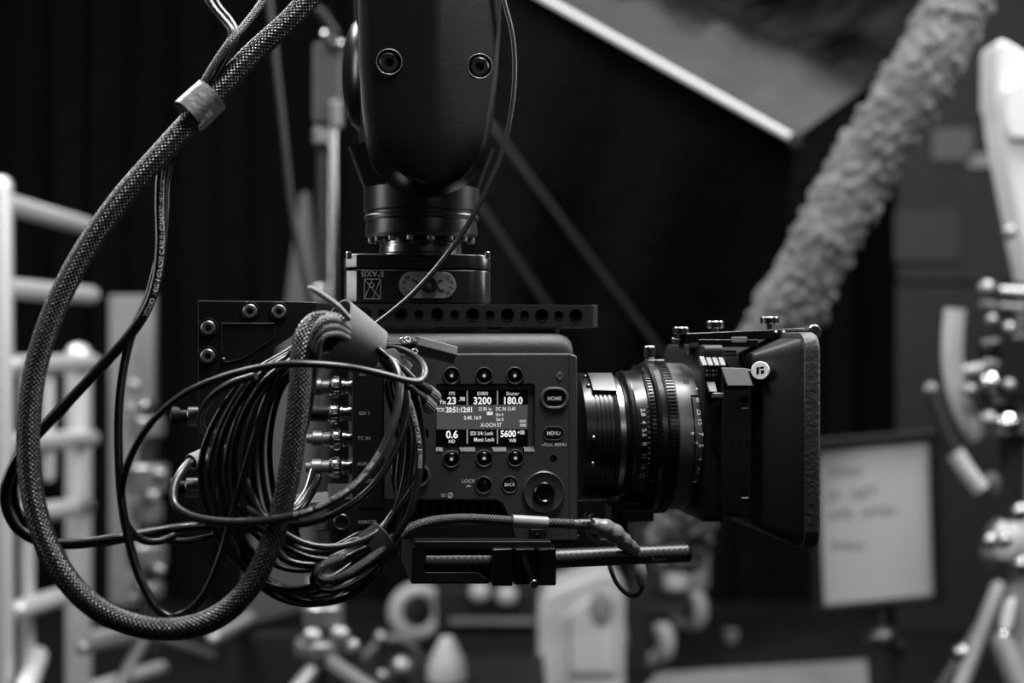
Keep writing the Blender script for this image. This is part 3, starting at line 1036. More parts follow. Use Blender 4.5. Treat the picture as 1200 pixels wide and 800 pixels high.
def on_barrel(s_txt, px, r, a0, h, nm_mb, flip=True, bold=.01):
    """Lettering running down round the barrel, its letters' tops towards the camera body or the front."""
    def fn(u, v):
        a = a0 - u / (r * sL)
        return (lx(px) + (v if flip else -v), ly - r * sL * math.cos(a), lz + r * sL * math.sin(a))
    txt_map(nm_mb, s_txt, h * sL, fn, bold, align='CENTER')
t = MB()
for s_txt, a in (('2.8', .42), ('4', .27), ('5.6', .12), ('8', -.04), ('11', -.22), ('16', -.38), ('22', -.53)):
    on_barrel(s_txt, 737, 78.2, a, 5.2, t)
for k in range(15):
    a = .5 - k * .075
    p = Vector((lx(743), ly - 78.2 * sL * math.cos(a), lz + 78.2 * sL * math.sin(a)))
    t.box(p, (3 * sL, .0004, .0004))
part('iris_lettering', t, M['dimprint'], lens)
t = MB()
for s_txt, a, h in (('\u221e', .55, 5), ('25', .38, 5.6), ('15', .25, 5.6), ('7', .09, 5.6), ('5', -.06, 5.6), ('4', -.24, 5.2), ('3.5', -.40, 5), ('3', -.55, 5)):
    on_barrel(s_txt, 798, 86.1, a, h, t)
on_barrel('ft', 789, 86.1, .10, 4, t)
on_barrel('7', 792, 86.1, -.02, 5, t)
part('focus_lettering', t, M['print'], lens)
t = MB()
for s_txt, px, a, h in (('Nps', 794, -.90, 9),):
    on_barrel(s_txt, px, 86.4, a, h, t)
part('barrel_emblem', t, M['dimprint'], lens)
sl_pts = []
for k in range(25):                                   # slotted scale window, its rim
    a = .62 - 1.2 * k / 24
    sl_pts.append((795.5 + 6.5, a))
for k in range(25):
    a = -.58 + 1.2 * k / 24
    sl_pts.append((795.5 - 4.0, a))
rim = [Vector((lx(px), ly - 85.9 * sL * math.cos(a), lz + 85.9 * sL * math.sin(a))) for px, a in sl_pts]
part('scale_window', MB().tube(rim, .0007, 8, closed=True), M['blackgloss'], lens)
a = .72
part('index_dot', MB().ball((lx(801), ly - 85.6 * sL * math.cos(a), lz + 85.6 * sL * math.sin(a)), 2.8 * sL, 12), M['print'], lens)
t = MB()
on_barrel('32', 789, 86.2, .86, 5.5, t)
part('focal_lettering', t, M['deep'], lens)
zt_ = lz + 86 * sL
sc = MB().cyl((lx(760), ly - .004, zt_ - .003), (lx(760), ly - .004, zt_ + 7 * sL), 3.4 * sL, seg=16)
sc.cyl((lx(760), ly - .004, zt_ + 5 * sL), (lx(760), ly - .004, zt_ + 20 * sL), 6.4 * sL, seg=24, cham=.001)
part('thumb_screw', sc, M['steel'], lens)
part('screw_clamp', MB().box((lx(766), ly - .004, zt_ + .001), (20 * sL, .012, 5 * sL)), M['dullsteel'], lens, bev=.0006)
part('front_element', MB().lathe([(0, 0), (0, 78 * sL), (.004, 60 * sL), (.008, 30 * sL), (.009, 0)], (lx(826), ly, lz), AX, 48), M['lcd_off'], lens)

# ------------------------------------------------------------------ matte box
mb_y = .064
mbox = thing('matte_box', 'black matte box hood with knobbed top rail and round white badge before the lens', 'matte box', (lx(880), mb_y, G(880, 645, mb_y).z))
def loop4(px, top, bot, y0, y1, r=.006, n=4, yref=None):
    """Rounded rectangle in the y-z plane at the x that px shows at depth yref; top/bot measured there."""
    yr = y0 if yref is None else yref
    a, b = G(px, top, yr), G(px, bot, yr)
    rr = rrect((y0 + y1) / 2, (a.z + b.z) / 2, y1 - y0, a.z - b.z, r, n)
    return [Vector((a.x, y, z)) for y, z in rr]
w0 = .128
part('lens_donut', MB().lathe([(0, 60 * sL), (0, 92 * sL), (.003, 95 * sL), (.014, 96 * sL), (.014, 60 * sL)], (lx(822), ly, lz), AX, 72), M['blackmatte'], mbox)
part('rear_stage', MB().loft([loop4(822, 412, 606, .002, w0), loop4(826, 404, 612, -.002, w0), loop4(848, 404, 612, -.002, w0)]), M['blackmatte'], mbox, bev=.001)
part('filter_stage', MB().loft([loop4(846, 432, 606, -.010, w0 + .008, .003), loop4(881, 432, 608, -.010, w0 + .008, .003)]), M['black'], mbox, bev=.001)
# tilted cover plate on the stage, catching the light
q = [G(845, 430, -.009), G(876, 431, -.009), G(883, 452, -.017), G(853, 452, -.017)]
pl_ = MB().loft([[p + Vector((0, .003, -.0015)) for p in q], q])
part('latch_cover', pl_, M['greyplastic'], mbox, bev=.0008)
for hx_ in (857.5, 867, 876):
    c = G(hx_, 518.5, -.010)
    part('threaded_hole', MB().lathe([(-.003, 0), (-.003, 2.5 * sL), (.0002, 2.8 * sL), (.0002, 3.4 * sL), (-.0004, 3.6 * sL)], (c.x, -.0101, c.z), OUT, 20), M['deep'], mbox)
for sx_, sy_ in ((873, 478), (873, 583)):
    c = G(sx_, sy_, -.010)
    part('index_mark', MB().box((c.x, -.0102, c.z), (8 * sL, .0008, 1.6 * sL)), M['dimprint'], mbox)
for sy_ in (468, 573):
    c = G(872, sy_, -.010)
    part('slot', MB().box((c.x, -.0098, c.z), (9 * sL, .0014, 7 * sL)), M['deep'], mbox, bev=.0003)
# hood
hl = [loop4(880, 420, 612, .0, w0, .004), loop4(884, 414, 616, -.004, w0 + .004, .006), loop4(935, 397, 641, -.034, w0 + .034, .010), loop4(946, 394, 643, -.040, w0 + .040, .012)]
part('hood', MB().loft(hl, cap0=True, cap1=False), mat('carbon_textured_hood', .003, .5, 0, (260, .18, .0010), spec=.25), mbox, smooth=28)
rimx = [loop4(942, 395, 642, -.042, w0 + .042, .014, 6), loop4(944, 390, 645, -.045, w0 + .045, .016, 6), loop4(958, 389, 645, -.046, w0 + .046, .016, 6), loop4(961, 391, 643, -.044, w0 + .044, .015, 6), loop4(961, 397, 637, -.038, w0 + .038, .012, 6)]
part('hood_rim', MB().loft(rimx, cap0=False, cap1=False), mat('textured_rubber_hood_rim', .018, .6, 0, (240, .6, .0015)), mbox, smooth=50)
il = [loop4(960, 397, 637, -.038, w0 + .038, .012), loop4(884, 425, 605, .004, w0 - .004, .004)]
part('hood_lining', MB().loft(il, cap0=False, cap1=True), M['deep'], mbox)
# badge
c = G(891, 434, -.010)
nrm = Vector((-.50, -1, .05)).normalized()
bp_ = G(891, 434, -.0150)
badge = part('badge', MB().cyl(bp_ - nrm * .006, bp_ + nrm * .0016, 10 * sL, seg=32, cham=.0003), M['print'], mbox, label='round white badge with a dark mark')
mk = MB()
e1 = Vector((0, 0, 1)).cross(nrm).normalized() * -1
e2 = nrm.cross(e1) * -1
if e1.x < 0:
    e1 = -e1
if e2.z < 0:
    e2 = -e2
for u0, u1, v0, v1 in ((-4, -1, -4.5, 4), (-.5, 4.5, 1.5, 4.5), (1, 4.5, -4, .5)):
    cc = bp_ + nrm * .0018
    mk.add([cc + e1 * u * sL + e2 * v * sL for u, v in ((u0, v0), (u1, v0 + .8), (u1, v1), (u0, v1 - .6))], [(0, 1, 2, 3)])
part('badge_mark', mk, M['deep'], badge)
# top rail and its hardware
a_, b_ = G(800, 396, .03), G(938, 390, .03)
part('top_rail', MB().loft([[a_ + Vector((0, -.012, -.004)), a_ + Vector((0, .02, -.004)), a_ + Vector((0, .02, .004)), a_ + Vector((0, -.012, .004))],
                            [b_ + Vector((0, -.012, -.004)), b_ + Vector((0, .02, -.004)), b_ + Vector((0, .02, .004)), b_ + Vector((0, -.012, .004))]]), M['blackgloss'], mbox, bev=.0008)
part('rail_arm', MB().box(G(848, 402, .03), (70 * sL, .03, 9 * sL)), M['blackgloss'], mbox, bev=.0008)
p = G(866, 398, .016)
part('rail_label', MB().box(p, (18 * sL, .002, 6.5 * sL)), M['label'], mbox, bev=.0004)
part('rail_tube', MB().cyl(G(806, 412.5, .03), G(862, 414, .03), 3.4 * sL, seg=16), M['dullsteel'], mbox)
p = G(914, 413, .02)
part('top_flap_edge', MB().cyl(G(884, 417, .02), G(924, 410, .02), 2.6 * sL, seg=14), M['greyplastic'], mbox)
for i, (kx, kt, kw, ks) in enumerate(((798, 383, 18, 26), (838, 376, 20, 14), (902, 371, 22, 16))):
    top, btm = G(kx, kt, .03), G(kx, kt + ks, .03)
    k_ = part('rail_knob', MB().cyl(top, top - Vector((0, 0, 8.5 * sL)), kw / 2 * sL, seg=28, cham=.0008), M['steel'], mbox, label='steel thumb knob')
    part('knob_stem', MB().cyl(top - Vector((0, 0, 8 * sL)), btm, 3.6 * sL, seg=14), M['dullsteel'], k_)
p = G(787.5, 398, .03)
part('side_screw', MB().cyl(p, p + Vector((12 * sL, 0, 0)), 3 * sL, seg=14, cham=.0005), M['steel'], mbox)
for hx_ in (909, 918):
    p = G(hx_, 390, .018)
    part('rail_screw', MB().ball(p, 2.6 * sL, 12), M['steel'], mbox)
p = G(929, 388, .018)
part('rail_tongue', MB().cyl(G(914, 388.5, .02), G(948, 386.5, .02), 2.8 * sL, seg=12), M['dullsteel'], mbox)
p = G(952.5, 390, .012)
nn_ = Vector((.15, -1, .1)).normalized()
kn_ = part('slotted_knob', MB().cyl(p + nn_ * -.014, p + nn_ * .004, 9.0 * sL, seg=32, cham=.0008), M['steel'], mbox, label='slotted steel knob')
part('screw_slot', MB().box(p + nn_ * .0041, (14 * sL, .0006, 1.6 * sL), Matrix.Rotation(-1.0, 3, 'Y')), M['deep'], kn_)
for k in range(4):
    x0, x1 = 819 + k * 7.2, 825 + k * 7.2
    q = [G(x0, 417, -.001), G(x1, 417, -.001), G(x1 + 4.5, 428, -.008), G(x0 + 4.5, 428, -.008)]
    part('clamp_rib', MB().loft([[v + Vector((0, .004, -.002)) for v in q], q]), M['ribgrey'], mbox, bev=.0004)
q = [G(828, 447, -.004), G(838, 447, -.004), G(841, 459, -.009), G(832, 459, -.009)]
part('release_lever', MB().loft([[v + Vector((0, .004, -.001)) for v in q], q]), M['dullsteel'], mbox, bev=.0006)
p = G(841, 463, -.008)
part('lever_tip', MB().box(p, (13 * sL, .006, 6 * sL)), M['dullsteel'], mbox, bev=.001)
t = MB()
for k in range(2):
    for j, w_ in enumerate((3.2, 1.6, 2.6, 3.0)):
        p = G(828.5 + j * 3.6, 434 + k * 5.0, -.0026)
        t.box((p.x, -.0026, p.z), (w_ * .8 * sL, .0002, 2.4 * sL))
part('small_print', t, M['dimprint'], mbox, label='two rows of tiny worn print')

# ------------------------------------------------------------------ rod clamp under the camera and its carbon rods
rz = lambda x, y, yl: G(x, y, yl)
ry = -.012
clamp = thing('rod_clamp', 'black clamp block with a lever screw gripping two carbon rods, under the camera body', 'clamp', rz(560, 686, ry))
part('rear_housing', MB().prism(pxz([(483, 640), (578, 640), (578, 645), (499, 645), (499, 670), (560, 670), (574, 680), (574, 684), (481.5, 684)], -.02), -.02, .10), M['blackmatte'], clamp, bev=.0012)
part('housing_back', MB().prism(pxz([(484, 640), (580, 640), (580, 680), (484, 680)], .006), .006, .1), M['deep'], clamp)
for x0, x1, y1 in ((577, 601, 686.5), (603, 628, 685), (630.5, 652, 686)):
    part('clamp_block', MB().prism(pxz([(x0, 643), (x1, 642.5), (x1, y1), (x0, y1)], -.028), -.028, .09), M['black'], clamp, bev=.0014)
part('top_shoe', MB().prism(pxz([(486, 634), (646, 634), (652, 645), (484, 645)], -.02), -.02, .09), M['blackmatte'], clamp, bev=.001)
part('safety_tab', MB().prism(pxz([(621, 620), (640, 620), (640, 632), (621, 632)], -.006), -.006, .01), M['blackmatte'], clamp, bev=.0006)
c = G(630, 626, -.007)
part('tab_screw', MB().ball((c.x, -.0065, c.z), 1.8 * sb, 10), M['steel'], clamp)
lv = [G(616, 655, -.031), G(617.5, 664, -.034), G(621, 676, -.036), G(625, 683, -.036)]
part('clamp_lever', MB().tube(spline(lv, .002), [.0022] * len(spline(lv, .002)), 10), M['blackgloss'], clamp)
c = G(625, 683, -.036)
part('lever_screw', MB().cyl((c.x, -.034, c.z), (c.x, -.041, c.z), 4.6 * sb, seg=20, cham=.0006), M['steel'], clamp)
def rod(label, pts, r_px, txt_=None):
    a, b = pts
    r_ = r_px * sb
    L = (b - a).length
    n_ = int(L / .004)
    P_ = [a.lerp(b, k / n_) for k in range(n_ + 1)]
    o = thing('carbon_rod', label, 'rod', a, group='carbon rods under the camera')
    part('tube', MB().tube(P_, r_, 40), M['carbon'], o)
    part('end_cap', MB().lathe([(0, r_ * .95), (.001, r_), (.0025, r_ * .92), (.0026, r_ * .7), (.0022, 0)], b, b - a, 32), M['blackmatte'], o)
    if txt_:
        t = MB()
        d = (b - a).normalized()
        side = Vector((0, -1, 0))
        up_ = d.cross(side) * -1
        if up_.z < 0:
            up_ = -up_
        q = a + d * (L * txt_[1])
        txt_map(t, txt_[0], 4.6 * sb, lambda u, v: q + d * u + (side * math.cos(v / r_ - .42) + up_ * math.sin(v / r_ - .42)) * (r_ + .0003), .012, align='CENTER')
        part('lettering', t, M['dimprint'], o)
rod('thick carbon rod with white lettering near its end, reaching forward from the clamp', (G(640, 654.5, -.008), G(804.5, 647.5, -.008)), 11.2, ('Raptor', .79))
rod('short black carbon rod stub in the recess left of the clamp blocks', (G(578, 657, -.013), G(499, 657.5, -.013)), 11.2)

# ------------------------------------------------------------------ cables
def K(pts):
    return [G(x, y, yl) for x, y, yl in pts]


def cable(name, label, pts, r_px, m, group=None, step=.004, seg=12, braid=None, closed=False, text=None, kind='cable'):
    P_ = spline(K(pts), step, closed)
    r_ = r_px * S(350, -.07)
    mb = MB().tube(P_, r_, seg, True, closed, braid)
    if not text:
        return solo(name, mb, m, label, kind, group=group, smooth=60)
    o = thing(name, label, kind, G(*pts[len(pts) // 2]), group=group)
    part('jacket', mb, m, o, smooth=60)
    s = np.concatenate([[0], np.cumsum(np.linalg.norm(np.diff(P_, axis=0), axis=1))])
    Pr = RIG.inverted() @ cam.location
    for s_txt, frac0, h_px, mat_, flip, ang in text:
        t = MB()
        start = s[-1] * frac0
        h = h_px * S(350, -.07)

        def fn(u, v):
            q = np.clip(start + (u if not flip else -u), 0, s[-1] - 1e-6)
            i = min(int(np.searchsorted(s, q, 'right')) - 1, len(s) - 2)
            f = (q - s[i]) / (s[i + 1] - s[i])
            c = Vector(P_[i] * (1 - f) + P_[i + 1] * f)
            i0, i1 = max(i - 1, 0), min(i + 2, len(s) - 1)
            T = Vector(P_[i1] - P_[i0]).normalized()
            if flip:
                T = -T
            o_ = (Pr - c)
            o_ = (o_ - T * o_.dot(T)).normalized()
            u_ = o_.cross(T)
            a = v / r_ + ang
            return c + (o_ * math.cos(a) + u_ * math.sin(a)) * (r_ + .00025)
        txt_map(t, s_txt, h, fn, .012, sx=1.05)
        part('printed_lettering', t, mat_, o)
    return o


# thick braided loom, from the top of the frame down round the left and up into the strap
cable('braided_cable', 'thickest braided cable, one big loop hanging beside the camera and into the strap',
      [(395, -45, -.05), (345, 18, -.055), (295, 64, -.06), (238, 126, -.068), (192, 176, -.075), (138, 238, -.082), (92, 306, -.088), (58, 378, -.094), (38, 450, -.098),
       (33, 520, -.102), (40, 590, -.106), (62, 652, -.110), (100, 702, -.114), (148, 729, -.117), (202, 737, -.119), (252, 724, -.119), (292, 688, -.118), (319, 632, -.116),
       (336, 570, -.114), (346, 505, -.111), (352, 450, -.108), (354, 412, -.104), (359, 391, -.099), (371, 378, -.092), (390, 378, -.084), (410, 388, -.075), (430, 401, -.066), (446, 415, -.058)],
      11.6, M['braid'], step=.00075, seg=84, braid=(.0034, 14, .0010))
# tape round the loom and the thin cables
p0, p1 = G(249, 111, -.066), G(221, 136, -.070)
def sleeve(p0, p1, ra, rb, ea, n=40, wob=0.0, thick=.0008):
    """Flattened band round an axis; ea = (width scale, depth scale)."""
    ax_ = (p1 - p0).normalized()
    e1 = Vector((0, 1, 0)) - ax_ * ax_.y
    e1.normalize()
    e2 = ax_.cross(e1)
    L = []
    rows = [(0, ra, 0), (.5, (ra + rb) / 2, 0), (1, rb, 0), (1, rb, 1), (.5, (ra + rb) / 2, 1), (0, ra, 1)]
    for t_, r_, inner in rows:
        c = p0.lerp(p1, t_)
        lp = []
        for k in range(n):
            a = 2 * PI * k / n
            q = r_ - inner * thick + wob * (math.sin(3 * a + 4 * t_) * .5 + math.sin(7 * a) * .3)
            lp.append(c + e1 * (q * ea[1] * math.cos(a)) + e2 * (q * ea[0] * math.sin(a)))
        L.append(lp)
    mb = MB().loft(L + [L[0]], False, False)
    return mb
sg = S(240, -.07)
tp = sleeve(p0, p1, 22 * sg, 23 * sg, (1, 1.0), wob=.0007)
e_ = [G(a, b, -.085) for a, b in ((232, 150), (238, 137), (246, 128), (251, 133), (246, 143), (240, 140), (238, 149))]
tape = thing('cable_tape', 'grey tape band holding thin cables against the thick braided cable, top left', 'tape', p1)
part('band', tp, M['tape'], tape, smooth=60)
fl = MB()
fl.add([e_[0], e_[1], e_[2], e_[3]] + [v + Vector((0, .0008, 0)) for v in e_[:4]], [(0, 1, 2, 3), (7, 6, 5, 4), (0, 3, 7, 4), (1, 0, 4, 5), (2, 1, 5, 6), (3, 2, 6, 7)])
part('torn_end', fl, M['tape'], tape)

# thin cables above and below the tape
cable('thin_cable', 'thin grey cable bending in to the grey tape, outer of two side by side',
      [(228, -40, -.05), (246, 4, -.055), (263, 25, -.06), (271, 36, -.064), (270, 47, -.066), (258, 66, -.068), (246, 84, -.070), (235, 104, -.070), (224, 124, -.070)], 4.6, M['greyrubber'])
cable('thin_cable', 'thin black cable bending in to the grey tape, beside the thin grey one',
      [(238, -40, -.045), (254, 4, -.05), (270, 24, -.055), (277, 40, -.06), (272, 55, -.063), (262, 74, -.066), (252, 92, -.068), (240, 112, -.070), (226, 132, -.074)], 4.0, M['rubber2'])
cable('braided_lead', 'thin dark braided cord slanting down to the grey tape, crossing two thin cables',
      [(330, -40, -.05), (306, 4, -.058), (288, 28, -.066), (272, 46, -.074), (256, 68, -.074), (244, 88, -.073), (233, 108, -.071), (226, 124, -.069)], 4.6, M['braidfine'])

long_pts = [(214, 150, -.060), (197, 176, -.060), (189, 202, -.062), (187, 240, -.066), (188, 285, -.070), (184, 325, -.073), (172, 362, -.076), (150, 395, -.078), (118, 430, -.080), (84, 466, -.082),
            (48, 503, -.084), (20, 538, -.085), (7, 570, -.085), (8, 596, -.085), (22, 620, -.084), (48, 634, -.082), (84, 637, -.080), (130, 632, -.076), (180, 623, -.068), (235, 616, -.060), (300, 614, -.05), (345, 600, -.04), (362, 580, -.02), (372, 560, .01)]
cable('printed_cable', 'black cable printed HIGH GRADE CABLE, from the tape down behind the braided loop', long_pts, 6.2, M['rubber'], seg=16,
      text=[('4 4 / 7 3  MH  \u00b7 HIGH GRADE CABLE : CANARE  MH G/10', .50, 5.2, M['print'], True, .25)] if False else [('VIDEO  HIGH GRADE CABLE : CANARE  MH 8/10', .245, 5.0, M['dimprint'], True, -.35)])
cable('plain_cable', 'plain black cable running close beside the printed cable on the left side',
      [(226, 146, -.054), (204, 178, -.052), (196, 210, -.054), (194, 250, -.058), (190, 296, -.062), (180, 338, -.066), (163, 376, -.070), (140, 404, -.072), (108, 440, -.074), (76, 478, -.076),
       (42, 514, -.077), (22, 545, -.078), (16, 574, -.078), (22, 600, -.077), (40, 622, -.075), (70, 636, -.072), (120, 636, -.068), (170, 628, -.062), (214, 634, -.056), (260, 626, -.05), (330, 608, -.04), (356, 580, -.02), (366, 552, .01)], 4.4, M['rubber'])
cable('drooping_cable', 'black cable drooping in a deep narrow U at lower left, inside the big braided loop',
      [(186, 300, -.060), (172, 352, -.066), (156, 388, -.070), (147, 420, -.074), (140, 470, -.080), (139, 530, -.086), (143, 590, -.092), (153, 642, -.096), (168, 686, -.100), (184, 713, -.102), (201, 723, -.104),
       (220, 717, -.104), (240, 695, -.104), (258, 654, -.103), (272, 606, -.102), (288, 548, -.100), (306, 490, -.097), (326, 440, -.092), (350, 404, -.086), (380, 384, -.078), (406, 388, -.07), (432, 410, -.06)], 4.9, M['rubber'])
cable('arching_cable', 'slim black cable arching over the front of the coil towards the silver plug ends',
      [(205, 627, -.07), (186, 634, -.075), (166, 632, -.08), (150, 616, -.085), (143, 590, -.09), (145, 560, -.096), (157, 527, -.102), (180, 492, -.110), (212, 464, -.118), (250, 446, -.126), (290, 434, -.134), (330, 427, -.139),
       (372, 427, -.141), (412, 431, -.136), (450, 439, -.122), (478, 446, -.108), (492, 446, -.098), (498, 438, -.090), (495, 426, -.080), (484, 416, -.070), (466, 408, -.064), (446, 406, -.060)], 4.1, M['rubber2'])

# the hanging coil: closed turns through both straps
SA, SB = (414, 398, -.068), (440, 641, -.072)
turns = [
    # xL, yL, bottom x, bottom y, xR, r_px, dy (depth spread), material
    (238, 530, 372, 700, 486, 4.2, .010, 'rubber'), (247, 540, 366, 708, 480, 3.6, .002, 'rubber2'), (258, 525, 352, 690, 474, 4.2, -.006, 'rubber'),
    (266, 535, 360, 668, 470, 3.4, .014, 'rubber2'), (276, 520, 372, 662, 490, 4.6, -.012, 'rubber'), (286, 530, 378, 656, 466, 3.4, .006, 'greyrubber'),
    (296, 540, 382, 650, 483, 4.0, .018, 'rubber'), (306, 520, 384, 646, 476, 3.6, -.002, 'rubber2'), (316, 530, 390, 640, 461, 3.4, .012, 'rubber'),
]
for i, (xL, yL, bx, by, xR, r_, dy, mm) in enumerate(turns):
    j = (i % 3 - 1) * 7
    k = (i // 3 - 1) * 6
    pts = [(SA[0] + j * .6, SA[1] + k + j * .5, SA[2] + dy * .6), (378 + j, 388 + k, -.074 + dy), (348 + (xL - 276) * .12, 408 + i * 2.5, -.082 + dy), (306 + (xL - 276) * .6, 448 + i, -.086 + dy),
           (xL, yL, -.082 + dy), (xL + 8 + i, 606, -.078 + dy), (xL + 46 - i * 2, by - 36, -.076 + dy), (bx - 40, by - 8, -.076 + dy), (bx, by, -.076 + dy),
           (bx + 38, by - 12 - i * .4, -.076 + dy), (SB[0] + j * .7, SB[1] + k * .9 + j * -.4, SB[2] + dy * .5), (SB[0] + 26 + k * .5, SB[1] - 42, -.066 + dy), (xR, 560, -.060 + dy), (xR + 4, 505, -.056 + dy),
           (xR - 8, 452, -.056 + dy), (452 + k, 418, -.06 + dy), (434, 405 + k, SA[2] + dy * .6)]
    cable('coiled_cable', 'thin black cable in the hanging coil, ' + ('leftmost', 'second', 'third', 'fourth', 'fifth', 'sixth', 'seventh', 'eighth', 'innermost')[i] + ' turn counted from its left side', pts, r_, M[mm], group='turns of the hanging coil', closed=True, step=.005, seg=12)

# short braided strands folding over beside the thick loom at the strap
for i, (dx, dyy, r_, mm) in enumerate(((10, 4, 6.2, 'braidgrey'), (20, 9, 5.6, 'braidgrey'), (29, 17, 5.0, 'braidgrey'))):
    cable('braided_lead', ('pale braided cord folding into the wide strap right beside the thick cable', 'pale braided cord folding into the wide strap, second from the thick cable', 'pale braided cord folding into the wide strap, lowest of the three')[i],
          [(438, 412 + i * 3, -.055), (420, 396 + i * 3, -.072), (404, 382 + i * 6, -.094), (391, 374 + i * 8, -.110), (379, 375 + i * 9, -.116), (370 + i * 2, 388 + i * 7, -.116), (366 + i * 3, 408 + i * 4, -.108),
           (364 + i * 2, 440, -.092), (356 + i * 2, 490, -.074), (340 + i * 2, 545, -.060), (330 + i * 4, 600, -.054), (344 + i * 4, 640, -.054), (390, 654 - i * 2, -.060), (424, 648 - i * 3, -.068), (446, 636 - i * 2, -.07)], r_ * .86, M[mm], seg=16)

cable('printed_cable', 'shiny grey cable with fine print curving across the lower coil from a pale tag',
      [(262, 524, -.03), (244, 530, -.045), (229, 536, -.06), (213, 552, -.078), (203, 574, -.09), (205, 592, -.098), (222, 604, -.106), (255, 611, -.114), (300, 611, -.122), (345, 604, -.126), (385, 589, -.124), (418, 567, -.118), (444, 534, -.108),
       (461, 496, -.098), (468, 462, -.09), (466, 436, -.08), (452, 416, -.068), (434, 405, -.062)], 5.0, M['greyrubber'], seg=16,
      text=[('73 OHM  VIDEO  75 OHM COAXIAL  1000 FEET', .50, 4.0, M['dimprint'], False, .25)])
tg = sleeve(G(238, 533, -.052), G(224, 541, -.066), 8.0 * sg, 9.5 * sg, (1, .8), 20, thick=.0006)
solo('cable_tag', tg, M['pale'], 'pale flag-like tag wrapped on a cable at the left edge of the coil', 'tag', smooth=60)
cable('lower_cable', 'black cable in the lower coil just under the printed grey one',
      [(290, 596, -.09), (320, 612, -.108), (360, 613, -.118), (396, 600, -.116), (428, 578, -.110), (452, 548, -.100), (470, 512, -.09), (478, 476, -.082), (470, 440, -.072), (446, 414, -.064)], 4.2, M['rubber'])
cable('grey_cable', 'grey cable hooking round the bracket edge at the left of the coil',
      [(300, 440, -.10), (272, 449, -.09), (250, 463, -.078), (238, 480, -.066), (235, 494, -.056), (240, 505, -.045), (252, 508, -.034), (264, 500, -.02)], 4.6, M['greyrubber'])
cable('printed_cable', 'black cable printed VIDEO CABLE, down the right edge of the coil beside the screen',
      [(436, 408, -.062), (458, 428, -.066), (474, 458, -.070), (485, 492, -.073), (491, 530, -.076), (489, 566, -.079), (480, 600, -.082), (464, 628, -.082), (446, 648, -.080), (424, 668, -.078), (396, 684, -.076), (360, 694, -.074), (318, 682, -.07), (280, 650, -.066)],
      4.6, M['rubber2'], seg=16, text=[('PRECISION VIDEO CABLE - E190020', .12, 4.4, M['dimprint'], False, .2)])
cable('bright_cable', 'glossy black cable sweeping lowest under the coil, highlight along its top',
      [(258, 560, -.06), (272, 612, -.066), (292, 656, -.072), (318, 686, -.078), (350, 703, -.084), (384, 705, -.086), (416, 694, -.084), (440, 672, -.080), (456, 646, -.074), (468, 620, -.068)], 4.6, M['blackgloss'])
for i, (y0, lab) in enumerate(((0, 'glossy black cable under the coil, upper of two close lower arcs into the strap'), (15, 'glossy black cable under the coil, lower of two close lower arcs into the strap'))):
    cable('bright_cable', lab, [(286, 560 + y0, -.07), (306, 600 + y0, -.082), (334, 625 + y0, -.092), (366, 639 + y0, -.098), (398, 640 + y0, -.096), (424, 633 + y0 * .7, -.088), (446, 620 + y0 * .9, -.076), (466, 594 + y0, -.066)], 4.3, M['rubber'] if i else M['greyrubber'])
cable('braided_lead', 'dark braided cord folded back in a small loop under the lower strap',
      [(462, 628, -.078), (444, 646, -.086), (424, 661, -.094), (402, 674, -.100), (383, 680, -.102), (373, 676, -.102), (375, 666, -.102), (392, 656, -.098), (414, 650, -.09), (436, 642, -.08)], 5.0, M['braidfine'], seg=20)
cable('loop_cable', 'black cable forming the outer turn of the small folded loop under the lower strap',
      [(466, 634, -.070), (448, 656, -.078), (424, 676, -.086), (396, 690, -.092), (376, 690, -.094), (366, 680, -.094), (370, 668, -.092), (390, 658, -.086), (420, 650, -.078), (444, 638, -.07)], 4.4, M['rubber'])

# straps
A0, A1 = G(390, 386, -.076), G(440, 411, -.060)
st = sleeve(A0, A1, 40 * sg, 27 * sg, (1, .80), 48, .0004, .0012)
strap = thing('cable_strap', 'wide pale grey fabric strap round the top of the coil, its rounded tail sticking up', 'strap', A0)
part('band', st, M['strap'], strap, smooth=60)
tl = []
for k, (x, y, yl, w_) in enumerate(((408, 372, -.098, 13), (396, 359, -.102, 13), (383, 349, -.102, 13), (372, 341.5, -.101, 12), (365, 337.5, -.100, 9.5), (361.5, 336, -.0995, 5))):
    c = G(x, y, yl)
    n2 = Vector((.60, -.25, .76)).normalized()
    wv = Vector((-.25, .93, .27)).normalized()
    a_, b_ = n2 * (w_ * .30 * sg), wv * (w_ * .8 * sg)
    tl.append([c + a_ * math.cos(t) * 1.0 + b_ * math.sin(t) for t in np.linspace(0, 2 * PI, 17)[:-1]])
part('tail', MB().loft(tl), M['strap'], strap, smooth=60)
B0, B1 = G(432, 648, -.072), G(452, 633, -.068)
st2 = sleeve(B0, B1, 25 * sg, 25 * sg, (1, 1.1), 44, .0003, .0012)
strap2 = thing('cable_strap', 'narrow dark fabric strap round the bottom of the coil, below the REMOTE lettering', 'strap', B0)
part('band', st2, M['strapdark'], strap2, smooth=60)
ed = sleeve(B1, B1 + (B1 - B0).normalized() * .0006, 25.2 * sg, 25.2 * sg, (1, 1.1), 44, .0003, .0009)
part('stitched_edge', ed, M['strap'], strap2, smooth=60, label='pale stitched strap edge')

